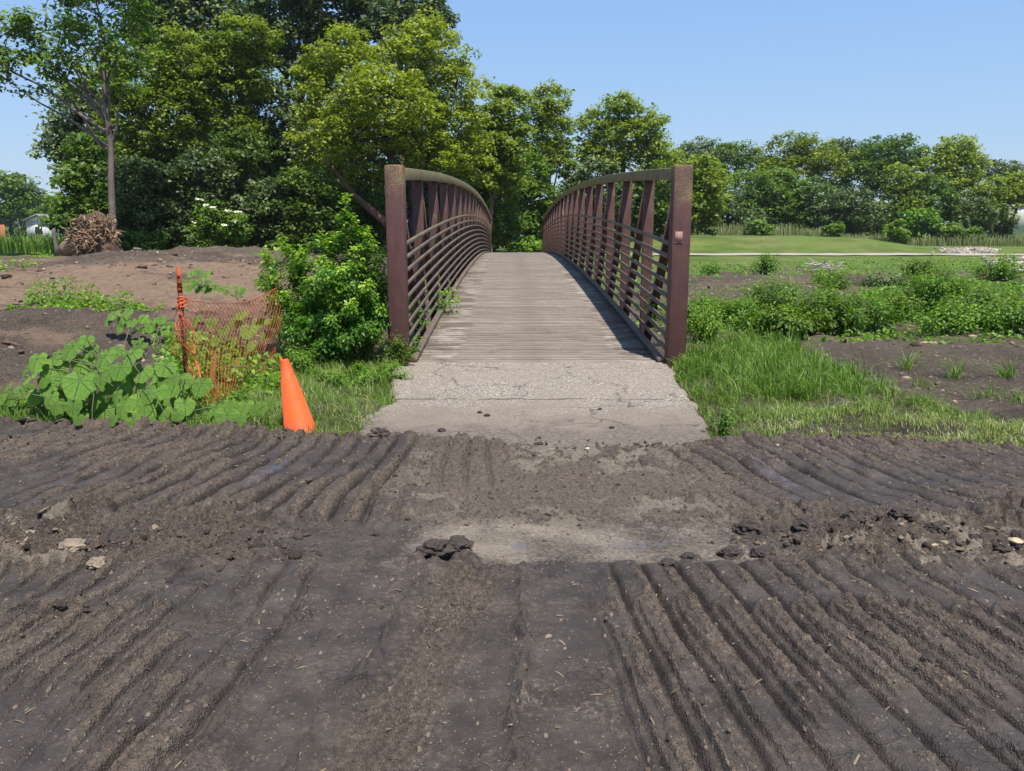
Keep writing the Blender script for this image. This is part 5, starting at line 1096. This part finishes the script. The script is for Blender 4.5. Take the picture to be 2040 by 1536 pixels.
# dead stake, loose logs and branches
tag(MB().tube([tuple(at(x, y, 34)) for x, y in ((113, 512), (112, 492), (109, 475), (107, 460), (108, 455))], [.10, .08, .07, .08, .04], 7).build('dead_stake', M['bark']), 'pale broken stump stake standing left of the root ball', 'dead wood')
sticks = [((268, 511), (284, 517), 26, .06, 'bark', 'short pale log just right of the root ball'), ((262, 500), (290, 500), 28, .05, 'bark', 'grey branch lying atop the mound right of the root ball'), ((435, 529), (465, 530), 22, .02, 'bark', 'thin stick lying on the dirt right of the mound'),
          ((0, 637), (40, 645), 10.3, .02, 'bark_red', 'reddish stick at left edge above the mallows'), ((80, 662), (118, 668), 9.6, .035, 'bark_dark', 'dark broken branch on the dark mound'), ((0, 772), (42, 763), 7.6, .012, 'bark', 'thin pale stick at left edge behind the mallows'),
          ((75, 560), (105, 575), 16, .012, 'bark_dark', 'thin dark twig on the tan slope'), ((203, 675), (213, 692), 9.2, .012, 'bark', 'small pale stick on the dark mound'), ((484, 668), (530, 685), 8.6, .008, 'bark', 'pale thin stick behind the orange netting')]
for (a, c, d, r_, mt_, lab) in sticks:
    pa, pb_ = at(a[0], a[1], d), at(c[0], c[1], d); za = max(float(ground_h(pa.x, pa.y)) + r_, min(pa.z, 9)); pa.z = float(ground_h(pa.x, pa.y)) + r_ * .9; pb_.z = float(ground_h(pb_.x, pb_.y)) + r_ * 1.3
    mb = MB(); limb(mb, pa, pb_, r_, r_ * .5, .1, 7, 6); tag(mb.build('branch', M[mt_], smooth=True), lab, 'branch', 'dead branches on the cleared soil')

# ------------------------------------------------------------------ rocks, clods, debris
ic = []
for q in range(5):
    o = blob('rock', (0, 0, 0), (1, .8, .65), M['stone_white'], None, .35, 1.3, 1, q * 3, False); me = o.data
    ic.append((np.array([v.co[:] for v in me.vertices]), np.array([p.vertices[:] for p in me.polygons]))); bpy.data.objects.remove(o)
rockm = rough_mat('riprap_stone', (.22, .18, .145), (.40, .35, .28), 1.5, .85, .01, usetint=True)
def rockpile(label, spots):
    mb = MB()
    for (x, y, z, r_) in spots:
        V, F = ic[random.randrange(5)]; a = random.uniform(0, 6.28); R_ = np.array(((math.cos(a), -math.sin(a), 0), (math.sin(a), math.cos(a), 0), (0, 0, 1)))
        mb.add((V * r_ * RNG.uniform(.7, 1.2, 3)) @ R_.T + (x, y, z), F, random.random())
    tag(mb.build('riprap', rockm, kind='stuff'), label, 'rocks')
sp = []
for q in range(420):
    x = RNG.uniform(1882, 1982); u = (x - 1882) / 100; y = RNG.uniform(491 + 6 * abs(u - .6) * 1.5, 503); d_ = RNG.normal(57.5, 1.5); p_ = at(x + RNG.normal() * 8, y, d_); z_ = float(ground_h(p_.x, d_)) + .22 * math.exp(-((d_ - 58.5) / 1.8) ** 2) * max(0, 1 - abs(u - .6) * 1.4); sp.append((p_.x, d_, z_, RNG.uniform(.07, .19)))
rockpile('bank of pale riprap rocks beside the tee at right', sp)
sp = []
for q in range(480):
    y = RNG.uniform(512, 546); x = RNG.uniform(1955 + (y - 512) * .9, 2120); p_ = onz(x, y, .05); sp.append((p_.x, p_.y, float(ground_h(p_.x, p_.y)) + .05, RNG.uniform(.08, .2)))
rockpile('spill of pale rocks below the cart path at right edge', sp)
mb = MB()
for q in range(40): p_ = at(RNG.uniform(1622, 1665), RNG.uniform(524, 540), 22); limb(mb, p_, p_ + Vector((RNG.normal() * .2, 0, abs(RNG.normal()) * .08)), .014, .004, .3, 4, 4)
tag(mb.build('brush_pile', rough_mat('bleached_wood', (.42, .36, .31), (.58, .52, .46), 5)), 'bleached dead twigs over the yellowish bush', 'dead wood')
clods = [(868, 1108, 30, 'clod', 'torn lump of wet mud at left rim of the hole'), (912, 1102, 26, 'clod', 'upstanding mud lump at right rim of the hole'), (885, 1092, 20, 'clod', 'crumbly mud lump behind the hole'),
 (1492, 1062, 24, 'clod', 'smooth dark mud slab leftmost of the row right of centre'), (1552, 1066, 20, 'clod', 'cracked mud lump beside the smooth slab'), (1602, 1068, 22, 'clod', 'mud lump with ragged top right of the cracked one'),
 (1456, 1108, 24, 'clod', 'tall dark clod at right end of the tan strip'), (1375, 1126, 18, 'clod', 'clod beside the yellow stone'), (1330, 1146, 15, 'clod', 'small dark clod just under the yellow stone'), (1520, 1112, 24, 'clod', 'blocky clod right of the tall dark one'),
 (190, 1222, 18, 'clod', 'isolated black clod at lower left'), (122, 1230, 13, 'clod', 'flat dark flake left of the isolated clod'), (438, 1142, 14, 'clod', 'small clod right of the lower left churned soil'), (240, 1092, 26, 'clod', 'smooth dark clod among tan lumps at left'),
 (150, 1120, 24, 'clod_tan', 'pale clay lump at far left'), (200, 1140, 20, 'clod_tan', 'pale clay lump below the smooth dark clod'), (60, 1090, 26, 'clod_tan', 'pale crumbly clay lump nearest the left edge'), (290, 1070, 20, 'clod', 'brown crumbly lump above the smooth dark clod'),
 (485, 858, 26, 'clod', 'large mud clod on the rim left of the cone'), (450, 872, 16, 'clod', 'mud clod next to the large one on the rim'), (530, 872, 13, 'clod', 'small mud clod on the rim under the cone'), (760, 880, 16, 'clod', 'mud clod on the rim at left path corner'), (620, 880, 12, 'clod', 'mud crumb on the rim right of the cone'),
 (1075, 884, 7, 'clod', 'mud crumb on the asphalt close to the rim'), (970, 828, 6, 'clod', 'dark crumb alone on the asphalt'), (956, 822, 5, 'clod', 'smaller dark crumb left of the lone crumb'), (1310, 888, 10, 'clod', 'clod where mud meets asphalt on the right'), (1272, 892, 9, 'clod', 'clod left of the right rim clod'), (1218, 852, 5, 'clod', 'little crumb toward right side of the asphalt'), (1408, 880, 7, 'clod', 'crumb at right asphalt edge'), (1075, 872, 4, 'clod', 'tiny crumb above the rim crumb'), (880, 858, 8, 'clod', 'flat crumb on the left of the asphalt'), (1195, 815, 4, 'clod', 'tiny crumb near the asphalt joint'),
 (1700, 1060, 22, 'clod', 'dark clod behind the white stone'), (1870, 1070, 24, 'clod', 'big clod in the far right rut'), (1955, 1085, 22, 'clod', 'clod just left of the tan rock'), (1790, 1050, 20, 'clod', 'clod in the middle of the right churned row'),
 (745, 945, 9, 'clod', 'dark crumb in left of upper track marks'), (1845, 1345, 12, 'clod', 'dark clump near bottom right'), (305, 865, 9, 'clod', 'crumb under the largest mallow')]
for k, (x, y, r_, mt_, lab) in enumerate(clods):
    p_ = onz(x, y); s_ = r_ * mpp(math.hypot(p_.y, CAM_H)); z = (mud_h(p_.x, p_.y) if p_.y < 5.8 else .0)
    tag(blob('clod', (p_.x, p_.y, z + s_ * .12), (s_, s_ * .85, s_ * .55), M[mt_], None, .48 if mt_ == 'clod' else .34, 1.5, 3 if r_ < 12 else 4, k * 1.7 + 2, False), lab, 'clod', 'loose clods of mud')
for k, (x, y, r_, mt_, lab) in enumerate([(2022, 1096, 14, 'stone_tan', 'flat tan rock at right edge of the mud'), (1324, 1132, 8, 'stone_tan', 'yellow stone in the rim right of centre'), (1450, 882, 9, 'stone_tan', 'tan stone by the marestail at path corner'), (1672, 1068, 9, 'stone_white', 'white stone in right churned soil'), (1985, 1122, 7, 'stone_white', 'pale pebble below the flat tan rock'), (1864, 1096, 9, 'stone_tan', 'brown stone left of the flat tan rock'), (1170, 900, 5, 'stone_tan', 'small pale pebble on the rim at centre'), (398, 868, 5, 'stone_white', 'white pebble under the middle mallow'), (1092, 1270, 7, 'clod_tan', 'flat pale flake in the near mud'), (1548, 905, 5, 'stone_tan', 'pale pebble at the grass edge'), (1288, 712, 6, 'stone_tan', 'little stone on the deck by right rail')]):
    p_ = onz(x, y); s_ = r_ * mpp(math.hypot(p_.y, CAM_H)); z = (mud_h(p_.x, p_.y) if p_.y < 5.8 else .005)
    tag(blob('stone', (p_.x, p_.y, z + s_ * .15), (s_, s_ * .8, s_ * .4), M[mt_], None, .4, 1.2, 3, k * 2.3, True), lab, 'stone', 'stones lying about the mud and path')
# crumbs and chips (uncountable)
QR = [np.linalg.qr(RNG.standard_normal((3, 3)))[0] for _ in range(40)]
mb = MB(); n = 26000; X = RNG.uniform(-4.2, 4.6, n); Y = RNG.uniform(1.9, 5.9, n)
wgt = .05 + np.exp(-((Y - 3.8) / .26) ** 2) * (np.abs(X - .1) > .9) + .8 * np.exp(-((Y - 5.65) / .10) ** 2) + .10 * (np.abs(X) < 1.5) * (Y > 4.2); _f = mud_fields(X, Y); wgt = wgt * .6 + .42 * np.clip(_f[1] - .3, 0, 1); k = RNG.random(n) < wgt; X, Y = X[k], Y[k]
Zm = _f[0][k]
V0, F0 = ic[0]
for x, y, z in zip(X, Y, Zm):
    r_ = .0028 + .013 * RNG.random() ** 3.5; V0, F0 = ic[random.randrange(5)]; mb.add((V0 * r_ * RNG.uniform(.5, 1.4, 3)) @ QR[random.randrange(40)].T + (x, y, z + r_ * .2), F0, random.random())
n = 9000; X = RNG.uniform(-4.6, 4.6, n); Y = RNG.uniform(3.2, 6.4, n); rl = rim_line(X)
wgt = np.exp(-((Y - 3.78) / .20) ** 2) * ss(.7, 1.3, np.abs(X - .1)) + .9 * np.exp(-((Y - rl + .03) / .07) ** 2) * (.35 + .65 * (X < -.9)) + .06 * (np.abs(X) < 1.4) * (Y > 4.2) * (Y < rl)
k = RNG.random(n) < wgt * .75; X, Y = X[k], Y[k]; Zm = mud_fields(X, Y)[0]; clump = MB()
ic2 = []
for q in range(6):
    o = blob('clump', (0, 0, 0), (1, .85, .7), M['clod'], None, .75, 1.9, 2, q * 3.3, False); me = o.data
    ic2.append((np.array([v_.co[:] for v_ in me.vertices]), np.array([p_.vertices[:] for p_ in me.polygons]))); bpy.data.objects.remove(o)
for x, y, z in zip(X, Y, Zm):
    r_ = (.006 + .036 * RNG.random() ** 3) * (1 if abs(x) > 1 or y < 4.2 else .55); V0, F0 = ic2[random.randrange(6)]; R_ = np.linalg.qr(RNG.standard_normal((3, 3)))[0]
    clump.add((V0 * r_ * RNG.uniform(.45, 1.3, 3)) @ R_.T * (1, 1, .75) + (x, y, z + r_ * .02), F0, random.random() * .8)
crumbm = rough_mat('mud_crumb', (.05, .038, .030), (.13, .098, .073), 9, .9, .004, usetint=True)
tag(mb.build('mud_crumbs', crumbm, kind='stuff'), 'fine crumbs of soil strewn over the track marks', 'soil crumbs')
tag(clump.build('soil_clumps', rough_mat('churned_soil', (.032, .025, .021), (.11, .082, .060), 7, .9, .01, usetint=True, bscale=8), kind='stuff'), 'churned clumps of soil between the track marks and along the rim', 'soil clumps')
mb = MB(); n = 2600; X = np.concatenate((RNG.uniform(-4.2, 4.6, 2000), RNG.uniform(-4.2, -1.5, 600))); Y = np.concatenate((RNG.uniform(1.9, 5.7, 2000), RNG.uniform(5.0, 5.9, 600)))
Zm = mud_fields(X, Y)[0]; a = RNG.random(n) * 3.14; L_ = .004 + .022 * RNG.random(n) ** 4; wd_ = .001 + .0025 * RNG.random(n)
for x, y, z, aa, l_, w_ in zip(X, Y, Zm, a, L_, wd_):
    dx, dy = math.cos(aa) * l_, math.sin(aa) * l_; nx_, ny_ = -math.sin(aa) * w_, math.cos(aa) * w_; s_ = RNG.normal() * .25 * l_
    mb.add([(x-dx-nx_, y-dy-ny_, z+.003-s_), (x-dx+nx_, y-dy+ny_, z+.003-s_), (x+dx+nx_, y+dy+ny_, z+.003+s_), (x+dx-nx_, y+dy-ny_, z+.003+s_), (x, y, z+.008)], [(0, 1, 4), (1, 2, 4), (2, 3, 4), (3, 0, 4)], random.random())
tag(mb.build('wood_chips', M['chip'], kind='stuff'), 'scattered wood chips and straw bits on the mud', 'wood chips')
tcl = MB()
for q in range(420):
    side_ = RNG.random() < .5; x, y = (RNG.normal(-2.6, .45), RNG.normal(3.82, .14)) if side_ else (RNG.normal(2.3, .6), RNG.normal(3.72, .13)); r_ = .006 + .022 * RNG.random() ** 3
    V0, F0 = ic2[random.randrange(6)]; tcl.add((V0 * r_ * RNG.uniform(.5, 1.3, 3)) @ QR[random.randrange(40)].T * (1, 1, .7) + (x, y, mud_h(x, y) + r_ * .1), F0, random.random())
tag(tcl.build('clay_crumbs', rough_mat('clay_crumbs', (.10, .076, .053), (.22, .17, .118), 9, .9, .006, usetint=True), kind='stuff'), 'pale clay crumbs mixed into the churned soil', 'clay crumbs')
# litter on bare soil left and right
mb = MB(); n = 2600; X = RNG.uniform(-14, -2.8, n); Y = RNG.uniform(7, 28, n); X[:900] = RNG.uniform(3, 9, 900); Y[:900] = RNG.uniform(6.5, 26, 900); Zm = ground_h(X, Y)
for x, y, z in zip(X, Y, Zm):
    r_ = (.012 + .03 * RNG.random() ** 3) * (1 + y * .02); V0, F0 = ic[random.randrange(5)]; mb.add(V0 * r_ * RNG.uniform(.4, 1.8, 3) + (x, y, z), F0, random.random())
tag(mb.build('soil_litter', rough_mat('soil_litter', (.10, .07, .05), (.34, .25, .18), 6, .9, .004, usetint=True), kind='stuff'), 'wood bits and small lumps scattered on the cleared soil', 'soil litter')
# ------------------------------------------------------------------ summer haze
mb = MB(); mb.box(-330, 330, -60, 330, -3.5, 26); hz_m = bpy.data.materials.new('haze_air'); hz_m.use_nodes = True; nt = hz_m.node_tree; nt.nodes.clear()
out_ = nt.nodes.new('ShaderNodeOutputMaterial'); pv = nt.nodes.new('ShaderNodeVolumePrincipled'); pv.inputs['Density'].default_value = .0002; pv.inputs['Color'].default_value = (.90, .95, 1, 1); pv.inputs['Anisotropy'].default_value = .2
nt.links.new(pv.outputs[0], out_.inputs['Volume']); hb = mb.build('haze', hz_m, kind='stuff')
mb = MB(); n = 3200; X = RNG.uniform(-15, -2.9, n); Y = RNG.uniform(7.0, 30, n); k = fbm(X * .7, Y * .7, 3, 95) > -.05; X, Y = X[k], Y[k]; X[:500] = RNG.uniform(3.2, 8, 500); Y[:500] = RNG.uniform(6.6, 24, 500); Zm = ground_h(X, Y)
for x, y, z in zip(X, Y, Zm):
    r_ = (.014 + .06 * RNG.random() ** 4) * (1 + y * .02); V0, F0 = ic2[random.randrange(6)]; R_ = np.linalg.qr(RNG.standard_normal((3, 3)))[0]
    mb.add((V0 * r_ * RNG.uniform(.5, 1.3, 3)) @ R_.T * (1, 1, .7) + (x, y, z), F0, random.random())
tag(mb.build('soil_lumps', rough_mat('loose_soil_lumps', (.06, .042, .030), (.22, .155, .11), 3, .9, .006, usetint=True), kind='stuff'), 'loose lumps of earth on the cleared ground', 'soil lumps')
# tiny bird
bp = at(52, 232, 60); bird = thing('bird', 'tiny dark bird flying in the sky at far left', 'bird', tuple(bp)); bm_ = rough_mat('dark_feathers', (.02, .02, .02), (.05, .05, .05))
mb = MB(); mb.tube([(bp.x - .11, bp.y, bp.z + .01), (bp.x - .07, bp.y, bp.z + .01), (bp.x, bp.y, bp.z), (bp.x + .07, bp.y, bp.z - .005), (bp.x + .13, bp.y, bp.z)], [.005, .02, .03, .018, .004], 8); mb.build('body', bm_, bird, smooth=True)
for s_ in (-1, 1):
    V = [(bp.x - .03, bp.y + s_ * .02, bp.z + .01), (bp.x + .04, bp.y + s_ * .02, bp.z + .01), (bp.x + .05, bp.y + s_ * .11, bp.z + .05), (bp.x + .06, bp.y + s_ * .2, bp.z + .02), (bp.x - .0, bp.y + s_ * .11, bp.z + .055)]
    V = V + [(a, b_, c_ - .004) for a, b_, c_ in V]; mb = MB(); mb.add(V, [(0, 1, 2, 4), (5, 9, 7, 6)]); mb.F3.append(np.array([(4, 2, 3), (9, 8, 7)])); mb.build('wing', bm_, bird)
for o in bpy.data.objects:
    if 'o' in o.keys(): del o['o']
tot = sum(len(m_.polygons) for m_ in bpy.data.meshes); print('POLYS', tot, 'objects', len(bpy.data.objects))
